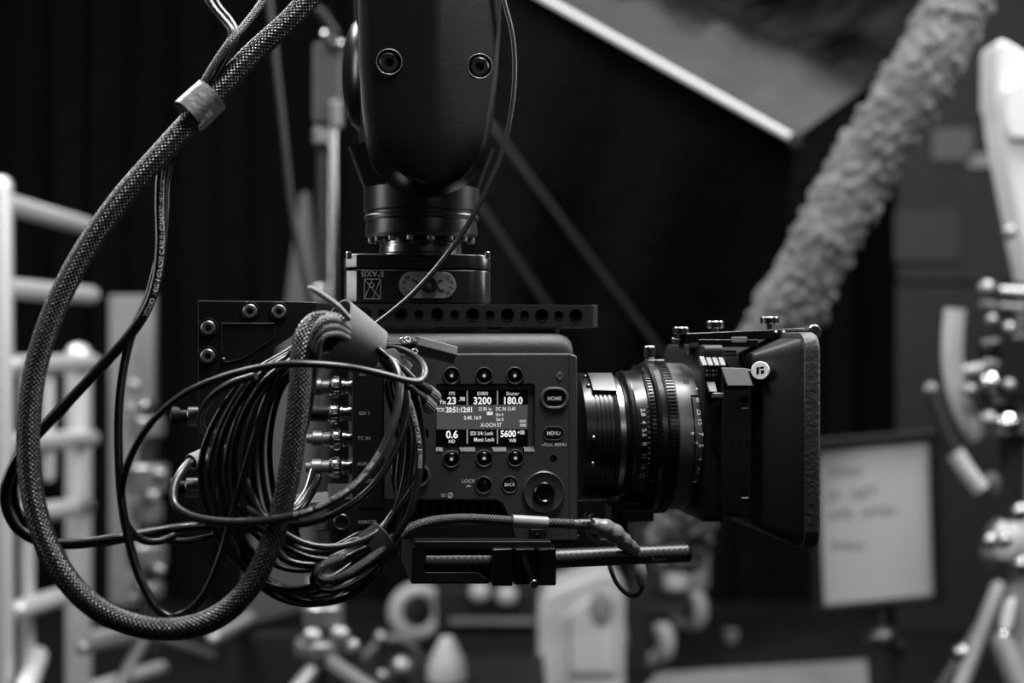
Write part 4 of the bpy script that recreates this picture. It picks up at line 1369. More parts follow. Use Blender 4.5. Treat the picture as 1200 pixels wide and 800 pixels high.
# small adapter box and the two silver plug ends
bx0, bx1 = G(487, 404, -.040), G(533, 416, -.036)
axv = (bx1 - bx0).normalized()
e2 = Vector((0, 1, 0)) - axv * axv.y
e2.normalize()
e1 = axv.cross(e2)
if e1.z < 0:
    e1 = -e1
adp = thing('adapter_box', 'small dark grey six-sided adapter block lying on the camera top edge', 'adapter', bx0)
hexp = [(-.95, .05), (-.55, .95), (.6, .95), (.95, .1), (.5, -1), (-.5, -1)]
L_ = []
for c in (bx0, bx1):
    L_.append([c + e2 * (u * 13 * sg) + e1 * (v * 11.5 * sg) for u, v in hexp])
part('block', MB().loft(L_), M['greyplastic'], adp, bev=.0008)
part('collar', MB().cyl(bx0 - axv * .004, bx0 + axv * .001, 7.5 * sg, seg=16), M['blackmatte'], adp)
cable('adapter_lead', 'short black lead from the wide strap to the small adapter block',
      [(436, 402, -.056), (450, 404, -.052), (466, 405, -.048), (484, 404, -.041)], 4.4, M['rubber'])
for k, (x, y) in enumerate(((472, 399), (478, 398), (486, 412))):
    solo('bead_link', MB().torus(G(x, y, -.058), (.5, -1, .3), 3.2 * sg, 1.1 * sg, 24, 8), M['steel'],
         ('small metal ring beside the adapter block, left one of two above the lead', 'small metal ring beside the adapter block, right one of two above the lead', 'small metal ring below the adapter block collar')[k], 'ring')
for i, (x0, y0, x1, y1, lab) in enumerate(((484, 444, 510, 466, 'silver ribbed plug end over the screen corner, upper of the two'), (478, 452, 505, 478, 'silver ribbed plug end over the screen corner, lower of the two'))):
    a, b = G(x0, y0, -.072 - i * .006), G(x1, y1, -.040 - i * .006)
    d = (b - a)
    o = thing('plug_end', lab, 'plug', a, group='silver plug ends by the screen')
    part('barrel', MB().lathe([(0, 0), (0, 5 * sg), (d.length * .35, 5.6 * sg), (d.length * .5, 7.6 * sg), (d.length, 7.8 * sg), (d.length, 6 * sg), (d.length * .8, 5.6 * sg), (d.length * .8, 0)], a, d, 24), M['blackmatte'], o)
    t = MB()
    dn = d.normalized()
    h_ = Vector((0, 1, 0)) - dn * dn.y
    h_.normalize()
    g_ = dn.cross(h_)
    for k in range(16):
        an = 2 * PI * k / 16
        q = a + dn * (d.length * .62) + (h_ * math.cos(an) + g_ * math.sin(an)) * 7.7 * sg
        t.cyl(q, q + dn * d.length * .38, 1.0 * sg, seg=6)
    part('grip_ribs', t, M['pale'], o, kind='stuff', label='bright ribbed grip')
    cable('plug_lead', ('black lead from the wide strap down to the upper silver plug end', 'black lead from the wide strap down to the lower silver plug end')[i],
          [(436, 404 + i * 6, -.062), (454, 416 + i * 8, -.066), (470, 430 + i * 10, -.071 - i * .004), (x0 + 2, y0 + 2, -.072 - i * .006)], 4.2, M['rubber2'])
dl = thing('leather_tab', 'small flat grey leather tab with a punched hole, between the strap and the plug ends', 'tab', G(470, 430, -.07))
q = [G(452, 410, -.074), (G(462, 408, -.07)), G(484, 428, -.062), G(478, 438, -.064), G(462, 432, -.07)]
part('tab', MB().loft([[v + Vector((0, .0014, 0)) for v in q], q]), M['strap'], dl, bev=.0004)
part('punched_hole', MB().torus(G(464, 424, -.0705), (0.2, -1, .1), 1.8 * sg, .5 * sg, 16, 6), M['deep'], dl)

# slim cable from the robot wrist down to the strap
cable('slim_cable', 'slim black cable bowing out beside the robot wrist and crossing the dial plate',
      [(580, -40, -.02), (590, 0, -.026), (600, 40, -.032), (603, 82, -.036), (599, 130, -.040), (589, 176, -.044), (572, 218, -.048), (548, 264, -.052), (518, 306, -.056), (484, 344, -.060), (456, 368, -.062), (432, 386, -.064), (414, 398, -.066)],
      3.2, M['rubber2'])

# front braided cable with tape and its taped plug
cable('front_braided_cable', 'slim braided cable running forward under the buttons, grey tape round it',
      [(436, 664, -.072), (450, 646, -.07), (464, 630, -.064), (482, 618, -.056), (510, 610, -.048), (545, 607.5, -.042), (580, 609, -.038), (615, 611.5, -.035), (650, 613, -.032), (672, 614, -.03)], 6.2, M['braidfine'], seg=20)
solo('tape_wrap', sleeve(G(600, 610.3, -.0362), G(641, 612.8, -.0328), 8.2 * sg, 8.2 * sg, (1, 1), 28, .0001), M['label'], 'pale grey ribbed tape wrapped on the slim braided cable under the jog dial', 'tape', smooth=60)
pg = thing('taped_plug', 'plug wrapped in lumpy grey tape ending the slim braided cable above the rod', 'plug', G(690, 616, -.03))
a, b = G(664, 613.8, -.0305), G(692, 615, -.028)
part('ferrule', MB().lathe([(0, 0), (0, 6.4 * sg), (.010, 6.6 * sg), (.0105, 7.2 * sg), ((b - a).length, 7.6 * sg), ((b - a).length, 0)], a, b - a, 24), M['greyplastic'], pg)
tp = spline(K([(690, 615, -.028), (700, 616, -.027), (712, 620, -.026), (724, 628, -.024), (734, 637, -.02), (744, 644, -.012), (750, 650, .0)]), .0015)
rad = np.interp(np.linspace(0, 1, len(tp)), [0, .12, .3, .5, .72, .85, 1], [7.5, 10.5, 12.5, 10.5, 8, 6.5, 4]) * sg
rad = rad * (1 + .07 * np.sin(np.linspace(0, 40, len(tp))))
part('tape_wrap', MB().tube(tp, rad, 24), mat('glossy_grey_tape', .15, .3, 0, (220, .6, .002)), pg, smooth=70)
cr = [G(x, y, -.034) for x, y in ((684, 607), (688, 600), (690, 606), (695, 602), (693, 609), (697, 611), (688, 612))]
crown_ = MB()
for A_, B_ in zip(cr, cr[1:]):
    crown_.tube([A_, (A_ + B_) / 2, B_], 1.5 * sg, 8)
part('wire_twist', crown_, M['steel'], pg, label='twisted bare wire end')
cable('looped_lead', 'thin grey lead hanging in a loop below the carbon rod', [(712, 652, .01), (716, 668, .004), (722, 682, .0), (732, 694, -.002), (742, 698, -.002), (750, 694, .0), (753, 684, .004)], 2.9, M['greyrubber'])
pl_a, pl_b = G(748, 648, .012), G(753, 688, .004)
d = pl_b - pl_a
solo('small_plug', MB().lathe([(0, 0), (0, 5 * sg), (d.length * .3, 5.2 * sg), (d.length * .34, 7.4 * sg), (d.length * .55, 8.2 * sg), (d.length * .85, 6.4 * sg), (d.length, 4 * sg), (d.length, 0)], pl_a, d, 24), M['label'], 'small grey plug hanging below the carbon rod at the end of the looped lead', 'plug')
# follow-focus bracket and lead under the lens
fb = thing('lens_support', 'dark support bracket under the lens, behind the taped plug', 'bracket', G(722, 640, .06))
part('post', MB().box(G(722, 610, .06), (22 * sg, .03, 46 * sg)), M['blackmatte'], fb, bev=.001)
part('cross_block', MB().box(G(740, 600, .062), (44 * sg, .05, 16 * sg)), M['black'], fb, bev=.001)
part('foot', MB().box(G(716, 630, .04), (50 * sg, .06, 10 * sg)), M['blackmatte'], fb, bev=.001)

# ------------------------------------------------------------------ background
def pole(mb, a, b, r, r1=None, seg=20):
    return mb.cyl(a, b, r, r1, seg, cham=min(r, r1 or r) * .5)


def rod_round(mb, a, b, r, seg=20):
    """Round-ended bar."""
    L = (b - a).length
    n_ = 5
    pr = [(r - r * math.cos(PI / 2 * k / n_), r * math.sin(PI / 2 * k / n_) if k else 0) for k in range(n_ + 1)]
    pr += [(L - r + r * math.sin(PI / 2 * k / n_), r * math.cos(PI / 2 * k / n_) if k < n_ else 0) for k in range(n_ + 1)]
    return mb.lathe(pr, a, b - a, seg)


# scaffold-like rack on the left
rk0 = W(4, 400, 3.2)
rack = thing('tube_rack', 'pale aluminium tube rack with stubby cross bars pointing back, far left', 'rack', (rk0.x, rk0.y, 0), WORLD)
r_ = .024
part('upright', rod_round(MB(), Vector((rk0.x, rk0.y, 0)), W(2, 206, 3.2), r_), M['alu'], rack)
q = W(92, 402, 3.75)
part('upright', rod_round(MB(), Vector((q.x, q.y, 0)), W(92, 402, 3.75), .034), M['alu'], rack)
q = W(55, 452, 3.5)
part('upright', rod_round(MB(), W(56, 565, 3.5), W(56, 420, 3.5), .017), M['alu'], rack)
q = W(36, 560, 3.4)
part('upright', rod_round(MB(), Vector((W(32, 560, 3.4).x, W(32, 560, 3.4).y, 0)), W(32, 420, 3.4), .017), M['alu'], rack)
for (x0, y0, d0, x1, y1, d1) in ((2, 237, 3.2, 104, 266, 3.85), (2, 337, 3.2, 110, 346, 3.75), (8, 428, 3.2, 112, 425, 3.8), (2, 520, 3.2, 110, 513, 3.8), (2, 606, 3.2, 104, 592, 3.7), (16, 716, 3.2, 92, 692, 3.55)):
    part('cross_bar', rod_round(MB(), W(x0, y0, d0), W(x1, y1, d1), .023), M['alu'], rack)
q = W(82, 660, 3.5)

# tall board between rack and camera
bd = W(157, 440, 4.6)
board = thing('upright_board', 'tall pale grey board standing behind the rack, left background', 'board', (bd.x, bd.y, 0), WORLD)
a, b = W(129, 347, 4.6), W(183, 347, 4.6)
part('panel', MB().box(((a.x + b.x) / 2, bd.y, a.z * .36 + .46), (b.x - a.x, .03, 1.0)), M['midgrey'], board, bev=.004)
part('edge_strip', MB().box((b.x - .018, bd.y - .02, a.z * .36 + .46), (.036, .012, 1.0)), M['midgrey'], board, bev=.002)
part('foot', MB().box((bd.x, bd.y, .03), (.2, .4, .06)), M['darkgrey'], board, bev=.004)
part('strut', MB().box((bd.x, bd.y + .03, .3), (.05, .03, .55)), M['darkgrey'], board)

# light stands: a column with collars, knobs and three legs
def stand(name, label, px, d, y_top, r, collars, knobs, hub_y, leg_px, m='steel', group=None):
    base = W(px, 400, d)
    o = thing(name, label, 'stand', (base.x, base.y, 0), WORLD, group)
    top = W(px, y_top, d)
    zh = W(px, hub_y, d).z
    part('column', MB().cyl((base.x, base.y, zh - .06), (base.x, base.y, top.z), r, r * .8, 20, cham=r * .3), M[m], o)
    for y, rr, hh in collars:
        c = W(px, y, d)
        part('collar', MB().cyl((c.x, c.y, c.z - hh / 2), (c.x, c.y, c.z + hh / 2), rr, seg=24, cham=.006), M['dullsteel'], o)
    for x, y, rr in knobs:
        c = W(x, y, d - .04)
        k = MB().ball(c, rr, 18, (1, .8, 1))
        k.cyl(c, Vector((base.x, base.y, c.z)), rr * .3, seg=10)
        part('knob', k, M['dullsteel'], o)
    for lx_, ly_, ld in leg_px:
        e = W(lx_, ly_, ld)
        part('leg', rod_round(MB(), Vector((base.x, base.y, zh)), e, .016), M['dullsteel'], o)
    return o
stand('light_stand', 'chrome light stand with clustered clamp knobs, left background between rack and coil', 172, 3.6, 470, .026,
      ((500, .045, .05), (560, .055, .07), (600, .04, .05), (650, .05, .06), (690, .042, .04)),
      ((157, 452, .016), (152, 478, .012), (186, 556, .018), (178, 582, .020), (163, 556, .014), (168, 650, .014), (186, 668, .016), (176, 690, .014), (155, 700, .012)), 742, ((92, 760, 3.3), (250, 770, 3.8), (120, 840, 3.3)))
st_b = stand('light_stand', 'light stand with a big clamp head on slim tubes, left of the robot wrist', 379, 3.0, 345, .015,
      ((160, .022, .04), (345, .024, .04), (690, .036, .05), (720, .042, .05), (757, .06, .035)),
      ((366, 748, .022), (398, 745, .022), (412, 758, .018)), 770, ((320, 840, 2.8), (445, 815, 2.7), (362, 850, 3.2)), m='steel')
o = st_b
c0_ = W(386, 148, 3.0)
part('upper_tube', MB().cyl(W(390, 352, 2.98), W(390, 148, 2.98), .0095, seg=18), M['chrome'], o, label='bright slim tube')
part('side_tube', MB().cyl(W(377, 352, 3.02), W(377, 148, 3.02), .010, seg=14), M['pole'], o, label='dark slim tube')
part('clamp_head', MB().box(W(385, 100, 3.0), (.058, .06, .17)), M['reflector'], o, bev=.008)
part('clamp_jaw', MB().box(W(394, 135, 2.97), (.022, .03, .06)), M['dullsteel'], o, bev=.006)
part('clamp_handle', rod_round(MB(), W(378, 38, 2.97), W(402, 56, 2.95), .013), M['steel'], o)
part('clamp_handle', rod_round(MB(), W(372, 8, 3.0), W(396, 44, 3.0), .010), M['darkgrey'], o)

# low bars on the floor at left
def bar_on(name, label, p, q, r, m='alu', cat='pole', grp=None):
    return solo(name, rod_round(MB(), p, q, r), M[m], label, cat, WORLD, group=grp)
bar_on('floor_bar', 'pale bar sloping across the floor under the coil, left of the chrome stand base', W(248, 748, 4.4), W(352, 694, 5.2), .022)
bar_on('floor_bar', 'pale bar lying near the bottom edge below the big braided loop', W(96, 812, 3.9), W(192, 782, 4.4), .022)
bar_on('floor_bar', 'flat pale bar crossing low behind the big braided loop, left of its lowest point', W(84, 752, 4.0), W(146, 738, 4.3), .018)
bar_on('leaning_bar', 'pale bar leaning steeply in the bottom left corner', W(22, 830, 3.1), W(46, 762, 3.3), .024)

# tapered pale reflector behind the coil
q_ = [(352, 225), (361, 225), (373, 350), (368, 560), (368, 712), (276, 738), (304, 560), (335, 350)]
f_ = [W(x, y, 4.7) for x, y in q_]
refl = thing('folded_reflector', 'tall tapering pale grey folded reflector standing behind the coil', 'reflector', (W(330, 700, 4.7).x, 4.7 - D0, f_[5].z), WORLD)
rb = MB().loft([[v + Vector((0, .05, 0)) for v in f_], f_])
part('folded_cloth', rb, M['reflector'], refl, bev=.01)
part('base', MB().box((W(322, 740, 4.72).x, 4.72 - D0, f_[5].z * .5), (.30, .16, f_[5].z)), M['darkgrey'], refl, bev=.005)
solo('hanging_cable', MB().tube(spline([W(312, -30, 2.6), W(322, 60, 2.6), W(333, 160, 2.6), W(343, 250, 2.6), W(362, 350, 2.6), W(380, 420, 2.62)], .03), .006, 10), M['pole'], 'thin dark cable hanging down behind the braid, left of the chrome stand', 'cable', WORLD)

# wheels and low things in the middle
def wheel_parts(parent, px, py, d, R, r, tilt, sub):
    c = W(px, py, d)
    axd = Vector((math.sin(tilt), -math.cos(tilt), 0))
    ty = MB().torus(c, axd, R - r, r, 48, 14)
    hb = MB().lathe([(-.018, 0), (-.018, R * .45), (.018, R * .45), (.022, R * .15), (.022, 0)], c, axd, 28)
    rm = MB().lathe([(-.012, R * .4), (.012, R * .4), (.012, R - 1.6 * r), (-.012, R - 1.6 * r), (-.012, R * .4)], c, axd, 32)
    if sub:
        w_ = part('wheel', ty, M['pale'], parent, label='pale tyred wheel')
        part('hub', hb, M['darkgrey'], w_)
        part('rim', rm, M['darkgrey'], w_)
    else:
        part('tyre', ty, M['pale'], parent, label='pale rubber tyre')
        part('hub', hb, M['darkgrey'], parent)
        part('rim', rm, M['darkgrey'], parent)
c = W(489, 717, 6.4)
lw = thing('loose_wheel', 'pale wheel seen nearly face-on below the camera, left of the clamp', 'wheel', (c.x, c.y, 0), WORLD)
wheel_parts(lw, 489, 717, 6.4, .133, .034, .25, False)
c = W(792, 700, 6.2)
cart = thing('equipment_cart', 'dark cart with pale posts and two pale wheels on the floor under the lens', 'cart', (c.x, c.y, 0), WORLD)
wheel_parts(cart, 762, 749, 5.9, .126, .040, -.85, True)
wheel_parts(cart, 803, 712, 6.6, .128, .040, -.85, True)
part('side_panel', MB().box(W(748, 738, 5.7), (.085, .03, .34)), M['darkgrey'], cart, bev=.006)
part('deck', MB().box((c.x - .12, c.y + .05, W(792, 698, 6.2).z), (.24, .9, .03)), M['darkgrey'], cart, bev=.006)
part('post', MB().cyl(W(793, 690, 6.0), W(793, 640, 6.0), .055, seg=20, cham=.01), M['pale'], cart, label='pale post')
part('post', MB().cyl(W(818, 690, 6.3), W(818, 600, 6.3), .05, seg=20, cham=.01), M['midgrey'], cart)
part('load_box', MB().box((W(770, 640, 6.4).x, 6.4 - D0, W(790, 660, 6.4).z), (.26, .3, .36)), M['darkgrey'], cart, bev=.01)
# pale upright case
case = thing('pale_case', 'big pale upright case with rounded top, standing below the carbon rod', 'case', (W(684, 800, 4.8).x, 4.8 - D0, 0), WORLD)
P4 = lambda x, y: W(x, y, 4.8)
pr = [(632, 712), (640, 696), (655, 688), (700, 671), (716, 668), (727, 676), (733, 694)]
prz = [(P4(x, y).x, P4(x, y).z) for x, y in pr] + [(P4(733, 800).x, 0), (P4(631, 800).x, 0)]
part('shell', MB().prism(prz, 4.8 - D0, 4.8 - D0 + .3), M['pale'], case, bev=.03, smooth=60)
inn = [(P4(x, y).x, P4(x, y).z) for x, y in ((668, 716), (690, 700), (712, 690), (722, 700), (722, 790), (668, 790))]
part('front_panel', MB().prism(inn, 4.8 - D0 - .012, 4.8 - D0 + .02), M['pale'], case, bev=.01, smooth=60)
part('moulded_rib', MB().cyl(P4(662, 720) + Vector((0, -.005, 0)), P4(662, 830) + Vector((0, -.005, 0)), .012, seg=14, cham=.004), M['pale'], case)
dn = MB().ball(P4(704, 712) + Vector((0, -.01, 0)), .04, 18, (1, .3, 1.6))
part('dark_dent', dn, M['midgrey'], case, label='darker dent')
# white cone on a dark box
cz = W(522, 800, 4.2)
boxw = thing('dark_case', 'low dark case at the bottom edge under the camera clamp', 'case', (cz.x, cz.y, 0), WORLD)
zt_ = W(522, 806, 4.2).z
part('body', MB().box((cz.x, cz.y + .2, zt_ / 2), (.6, .5, zt_)), M['darkgrey'], boxw, bev=.01)
part('handle', MB().torus((cz.x, cz.y - .06, zt_ * .8), (0, -1, .0), .05, .008, 24, 8), M['blackmatte'], boxw)
solo('white_cone', MB().lathe([(0, 0), (0, .058), (.03, .060), (.065, .052), (.12, .024), (.13, .018), (.134, 0)], (cz.x, cz.y + .1, zt_), (0, 0, 1), 32), M['pale'], 'white rounded cone standing at the bottom edge below the pale wheel', 'cone', WORLD, smooth=50)
for i, (x, y, rr, lab) in enumerate(((447, 747, .02, 'small bright ball knob left of the white cone, upper one of the cluster'), (472, 782, .034, 'round bright knob left of the white cone, largest of the cluster'), (449, 792, .02, 'small bright knob left of the white cone, lowest of the cluster'))):
    c = W(x, y, 3.9)
    o = thing('ball_fitting', lab, 'knob', (c.x, c.y, c.z - rr), WORLD, 'bright knobs near the cone')
    part('ball', MB().ball(c, rr, 18), M['dullsteel'], o)
    part('stem', MB().cyl(c, (c.x, c.y, zt_ * .9), rr * .5, seg=12), M['darkgrey'], o)
solo('curved_hose', MB().tube(spline([W(428, 770, 4.1), W(446, 752, 4.1), W(466, 748, 4.1), W(484, 758, 4.12), W(492, 775, 4.14), W(494, 803, 4.2)], .02), .012, 12), M['midgrey'], 'grey hose curving over beside the white cone', 'hose', WORLD)
# dark equipment behind, under the camera
eq = W(570, 740, 5.9)
eqb = thing('equipment_box', 'black equipment box on the floor behind the clamp, with pale round fittings', 'box', (eq.x, eq.y, 0), WORLD)
zt2 = W(570, 690, 5.9).z
part('body', MB().box((eq.x, eq.y + .2, zt2 / 2), (.42, .4, zt2)), M['darkgrey'], eqb, bev=.01)
for x, y in ((562, 694), (594, 698)):
    part('round_fitting', MB().ball(W(x, y, 5.88), .045, 16, (1, .7, 1)), M['pale'], eqb, label='pale round fitting')
part('front_rail', MB().box(W(578, 728, 5.88), (.36, .03, .02)), M['midgrey'], eqb, bev=.004)
# low grey platform at the bottom right
pf = [W(770, 792, 4.95), W(1016, 768, 5.15), W(1024, 830, 4.2), W(700, 850, 4.1)]
zp = .20
P5 = [Vector((v.x, v.y, zp)) for v in pf]
plat = thing('low_platform', 'low grey platform on the floor along the bottom edge, right of the wheels', 'platform', (W(900, 790, 4.6).x, 4.6 - D0, 0), WORLD)
part('top_board', MB().loft([[v - Vector((0, 0, .03)) for v in P5], P5]), M['midgrey'], plat, bev=.006)
part('skirt', MB().loft([[Vector((v.x * .98, v.y, 0)) for v in P5], [v - Vector((0, 0, .03)) for v in [Vector((p.x * .98, p.y, p.z)) for p in P5]]]), M['darkgrey'], plat)
solo('floor_cup', MB().lathe([(0, 0), (0, .03), (.05, .035), (.055, .02), (.055, 0)], (W(857, 735, 6.4).x, 6.4 - D0, 0), (0, 0, 1), 20), M['midgrey'], 'small grey cup on the floor right of the farther wheel', 'cup', WORLD)

# whiteboard on its stand
wbd = 3.8
wc = W(1027, 612, wbd)
wfr = Matrix.Translation(wc) @ Matrix.Rotation(math.radians(-3.6), 4, 'Y') @ Matrix.Rotation(math.radians(6), 4, 'X') @ Matrix.Rotation(math.radians(6), 4, 'Z')
k_ = wbd / FPX
wb = thing('white_board', 'white handwritten board in a dark frame on a stand, right of the matte box', 'board', (0, 0, -108 * k_), wfr)
part('panel', MB().box((0, .004, 0), (136 * k_, .014, 186 * k_)), M['paper'], wb, bev=.002)
for x, w_ in ((-72, 8), (72.5, 13)):
    part('frame_side', MB().box((x * k_, 0, 0), (w_ * k_, .03, 206 * k_)), M['darkgrey'], wb, bev=.004)
for y, h_ in ((98, 12), (-97, 8)):
    part('frame_rail', MB().box((0, 0, y * k_), (150 * k_, .03, h_ * k_)), M['darkgrey'], wb, bev=.004)
def hand(mb, s_txt, x, z, h):
    v, f = glyphs(s_txt, .006, 'LEFT')
    k = h / .7
    rnd = random.Random(len(s_txt))
    mb.add([(x + a * k * .9 + .12 * b * k, -.0036, z + b * k + .06 * k * math.sin(a * 2.3)) for a, b in v], f)
t = MB()
hand(t, 'Sensor', -56 * k_, 64 * k_, 12 * k_)
part('handwritten_line', t, M['ink'], wb)
t = MB()
hand(t, 'to   NET', -58 * k_, 36 * k_, 13 * k_)
part('handwritten_line', t, M['ink'], wb)
t = MB()
hand(t, 'with  center', -58 * k_, 14 * k_, 13 * k_)
part('handwritten_line', t, M['ink'], wb)
t = MB()
hand(t, 'Robot', -56 * k_, -24 * k_, 12 * k_)
part('handwritten_line', t, M['ink'], wb)
hc = W(1034, 737, 3.8)
ws = thing('board_stand', 'dark thick stand post with a shiny head under the white board', 'stand', (hc.x, hc.y, 0), WORLD)
part('post', MB().cyl((hc.x, hc.y, .02), (hc.x, hc.y, W(1034, 752, 3.8).z), .036, seg=24, cham=.004), M['darkgrey'], ws)
part('head', MB().lathe([(0, 0), (0, .044), (.015, .046), (.03, .04), (.04, .02), (.042, 0)], (hc.x, hc.y, W(1034, 752, 3.8).z), (0, 0, 1), 28), M['steel'], ws, label='shiny metal head')
part('pin', MB().cyl((hc.x, hc.y, W(1034, 740, 3.8).z), (hc.x, hc.y + .01, W(1034, 716, 3.8).z), .012, seg=14), M['blackmatte'], ws)
part('clip', MB().box(W(1053, 762, 3.78), (.03, .03, .05)), M['blackmatte'], ws, bev=.004)
part('foot', MB().cyl((hc.x, hc.y, 0), (hc.x, hc.y, .03), .14, seg=28, cham=.006), M['darkgrey'], ws)

# tripod with camera gear at the far right
tr = W(1188, 620, 3.3)
tri = thing('tripod', 'grey metal tripod with spread legs and clamps at the right edge', 'tripod', (tr.x, tr.y, 0), WORLD)
T_ = lambda x, y, d=3.3: W(x, y, d)
part('column', MB().cyl(T_(1194, 800), T_(1193, 520), .022, seg=20, cham=.004), M['pale'], tri, label='pale column')
part('shoulder', MB().lathe([(0, 0), (0, .05), (.03, .07), (.08, .06), (.11, .04), (.11, 0)], T_(1186, 665), (0, 0, 1), 28), M['dullsteel'], tri)
for a, b, rr in (((1182, 610), (1185, 660), .034), ):
    part('clamp', MB().cyl(T_(*a), T_(*b), rr, seg=20, cham=.006), M['darkgrey'], tri)
part('leg', rod_round(MB(), T_(1172, 682, 3.2), T_(1108, 850, 3.0), .017), M['midgrey'], tri)
part('leg', rod_round(MB(), T_(1178, 690, 3.4), T_(1090, 830, 3.5), .016), M['dullsteel'], tri)
part('leg', rod_round(MB(), T_(1170, 742, 3.1), T_(1215, 850, 3.0), .026), M['midgrey'], tri)
part('leg_brace', rod_round(MB(), T_(1186, 700, 3.25), T_(1176, 750, 3.2), .02), M['dullsteel'], tri)
for x, y, rr in ((1127, 766, .022), (1136, 793, .018), (1174, 750, .026), (1160, 634, .018), (1177, 633, .018), (1196, 662, .02), (1194, 600, .02)):
    part('lock_knob', MB().ball(T_(x, y, 3.1), rr, 16), M['steel'], tri)
cg = thing('video_rig', 'dark camera rig with shiny fittings on the tripod at the right edge', 'camera', T_(1185, 520), WORLD)
part('body', MB().box(T_(1190, 430), (.12, .16, .15)), M['blackmatte'], cg, bev=.01)
part('cross_tube', MB().cyl(T_(1128, 438), T_(1215, 422), .020, seg=18, cham=.004), M['dullsteel'], cg)
part('top_tube', MB().cyl(T_(1155, 340), T_(1215, 344), .012, seg=16, cham=.003), M['dullsteel'], cg)
part('lower_tube', MB().cyl(T_(1156, 404), T_(1215, 412), .016, seg=16, cham=.003), M['midgrey'], cg)
part('head_block', MB().box(T_(1185, 497), (.08, .1, .05)), M['dullsteel'], cg, bev=.008)
part('side_plate', MB().box(T_(1172, 470), (.06, .05, .08)), M['darkgrey'], cg, bev=.008)
for x, y, rr in ((1156, 338, .020), (1160, 448, .026), (1180, 497, .030), (1158, 492, .022), (1136, 457, .016), (1182, 452, .016), (1182, 385, .016), (1162, 375, .014)):
    part('fitting', MB().ball(T_(x, y, 3.22), rr, 16), M['chrome' if rr > .024 else 'dullsteel'], cg, label='shiny round fitting' if rr > .024 else None)
for (x0, y0, x1, y1, rr, mm) in ((1150, 402, 1205, 396, .008, 'dullsteel'), (1152, 424, 1210, 436, .010, 'dullsteel'), (1148, 356, 1204, 362, .008, 'midgrey'), (1160, 470, 1208, 462, .012, 'midgrey'), (1168, 330, 1172, 400, .008, 'darkgrey'), (1150, 440, 1156, 500, .010, 'darkgrey')):
    part('rig_tube', rod_round(MB(), T_(x0, y0, 3.24), T_(x1, y1, 3.24), rr), M[mm], cg)
part('cable_knot', MB().torus(T_(1174, 372, 3.24), (.3, -1, .2), .022, .007, 24, 8), M['darkgrey'], cg)
part('neck', MB().cyl(T_(1188, 505), T_(1187, 612), .03, seg=20, cham=.004), M['darkgrey'], cg)
hp = [T_(1119, 362), T_(1116, 400), T_(1117, 432), T_(1124, 466), T_(1136, 494), T_(1148, 511)]
solo('curved_bar', MB().tube(spline(hp, .008), .024, 20), M['pale'], 'pale thick curved handle beside the tripod rig', 'handle', WORLD, smooth=60)
hp = [T_(1092, 458, 3.25), T_(1099, 482, 3.24), T_(1108, 508, 3.23), T_(1119, 530, 3.22)]
o = thing('pan_bar', 'slim bar below the curved handle, dark above and pale at its lower grip', 'bar', T_(1150, 574), WORLD)
part('arm', MB().tube(spline(hp, .01), .017, 16), M['darkgrey'], o, smooth=60)
part('grip', MB().tube(spline([T_(1119, 530, 3.22), T_(1133, 552, 3.21), T_(1150, 574, 3.2)], .01), .020, 16), M['pale'], o, smooth=60, label='pale lower grip')
part('end_knob', MB().ball(T_(1091, 456, 3.25), .016, 14), M['midgrey'], o)
solo('dark_bar', rod_round(MB(), T_(1156, 556, 3.4), T_(1182, 585, 3.4), .018), M['midgrey'], 'short grey bar stub just right of the pale grip', 'bar', WORLD)
# white lamp housing
lp = [(1161, 50), (1170, 45), (1205, 66), (1240, 78), (1240, 380), (1206, 350), (1196, 300), (1186, 250), (1175, 195), (1166, 150), (1164, 128), (1160, 120)]
lpw = [W(x + 6, y, 3.4) for x, y in lp]
lamp = thing('lamp_housing', 'big white moulded lamp housing cut off by the right edge', 'lamp', lpw[5], WORLD)
part('shell', MB().prism([(v.x, v.z) for v in lpw], 3.4 - D0, 3.4 - D0 + .12), M['white'], lamp, bev=.012, smooth=60)
ip = [W(x, y, 3.4) for x, y in ((1176, 104), (1205, 88), (1240, 92), (1240, 168), (1182, 164), (1174, 140))]
part('raised_panel', MB().prism([(v.x, v.z) for v in ip], 3.4 - D0 - .02, 3.4 - D0 + .01), M['white'], lamp, bev=.008, smooth=60)
part('yoke', MB().cyl(W(1198, 330, 3.45), W(1196, 420, 3.45), .014, seg=14), M['dullsteel'], lamp)
part('yoke_knob', MB().ball(W(1183, 272, 3.38), .018, 14), M['dullsteel'], lamp)

# bumpy pale column
from mathutils import noise as mnoise
bc = [W(1166, -90, 3.2), W(1128, -10, 3.15), W(1090, 70, 3.1), W(1010, 200, 3.1), W(957, 300, 3.1), W(912, 384, 3.12), W(862, 480, 3.15), W(816, 570, 3.2), W(792, 650, 3.3)]
P_ = spline(bc, .0055)
s_ = np.concatenate([[0], np.cumsum(np.linalg.norm(np.diff(P_, axis=0), axis=1))])
seg = 72
mb = MB().tube(P_, .062, seg)
V = np.array(mb.v)[:len(P_) * seg].reshape(len(P_), seg, 3)
ctr = V.mean(1, keepdims=True)
hg = np.zeros((len(P_), seg))
for i in range(len(P_)):
    for k in range(seg):
        an = 2 * PI * k / seg
        p = Vector((math.cos(an) * .070 / .024, math.sin(an) * .070 / .024, s_[i] / .036))
        p += Vector((0, 0, .5 * mnoise.noise(p * .6)))
        d_, _pts = mnoise.voronoi(p)
        hg[i, k] = min(1.0, max(0.0, (d_[1] - d_[0]) * 1.7)) ** .55 * (.6 + .5 * mnoise.noise(_pts[0] * 3.1))
V = ctr + (V - ctr) * (1 + .46 * hg[:, :, None])
mb.v[:len(P_) * seg] = [tuple(p) for p in V.reshape(-1, 3)]
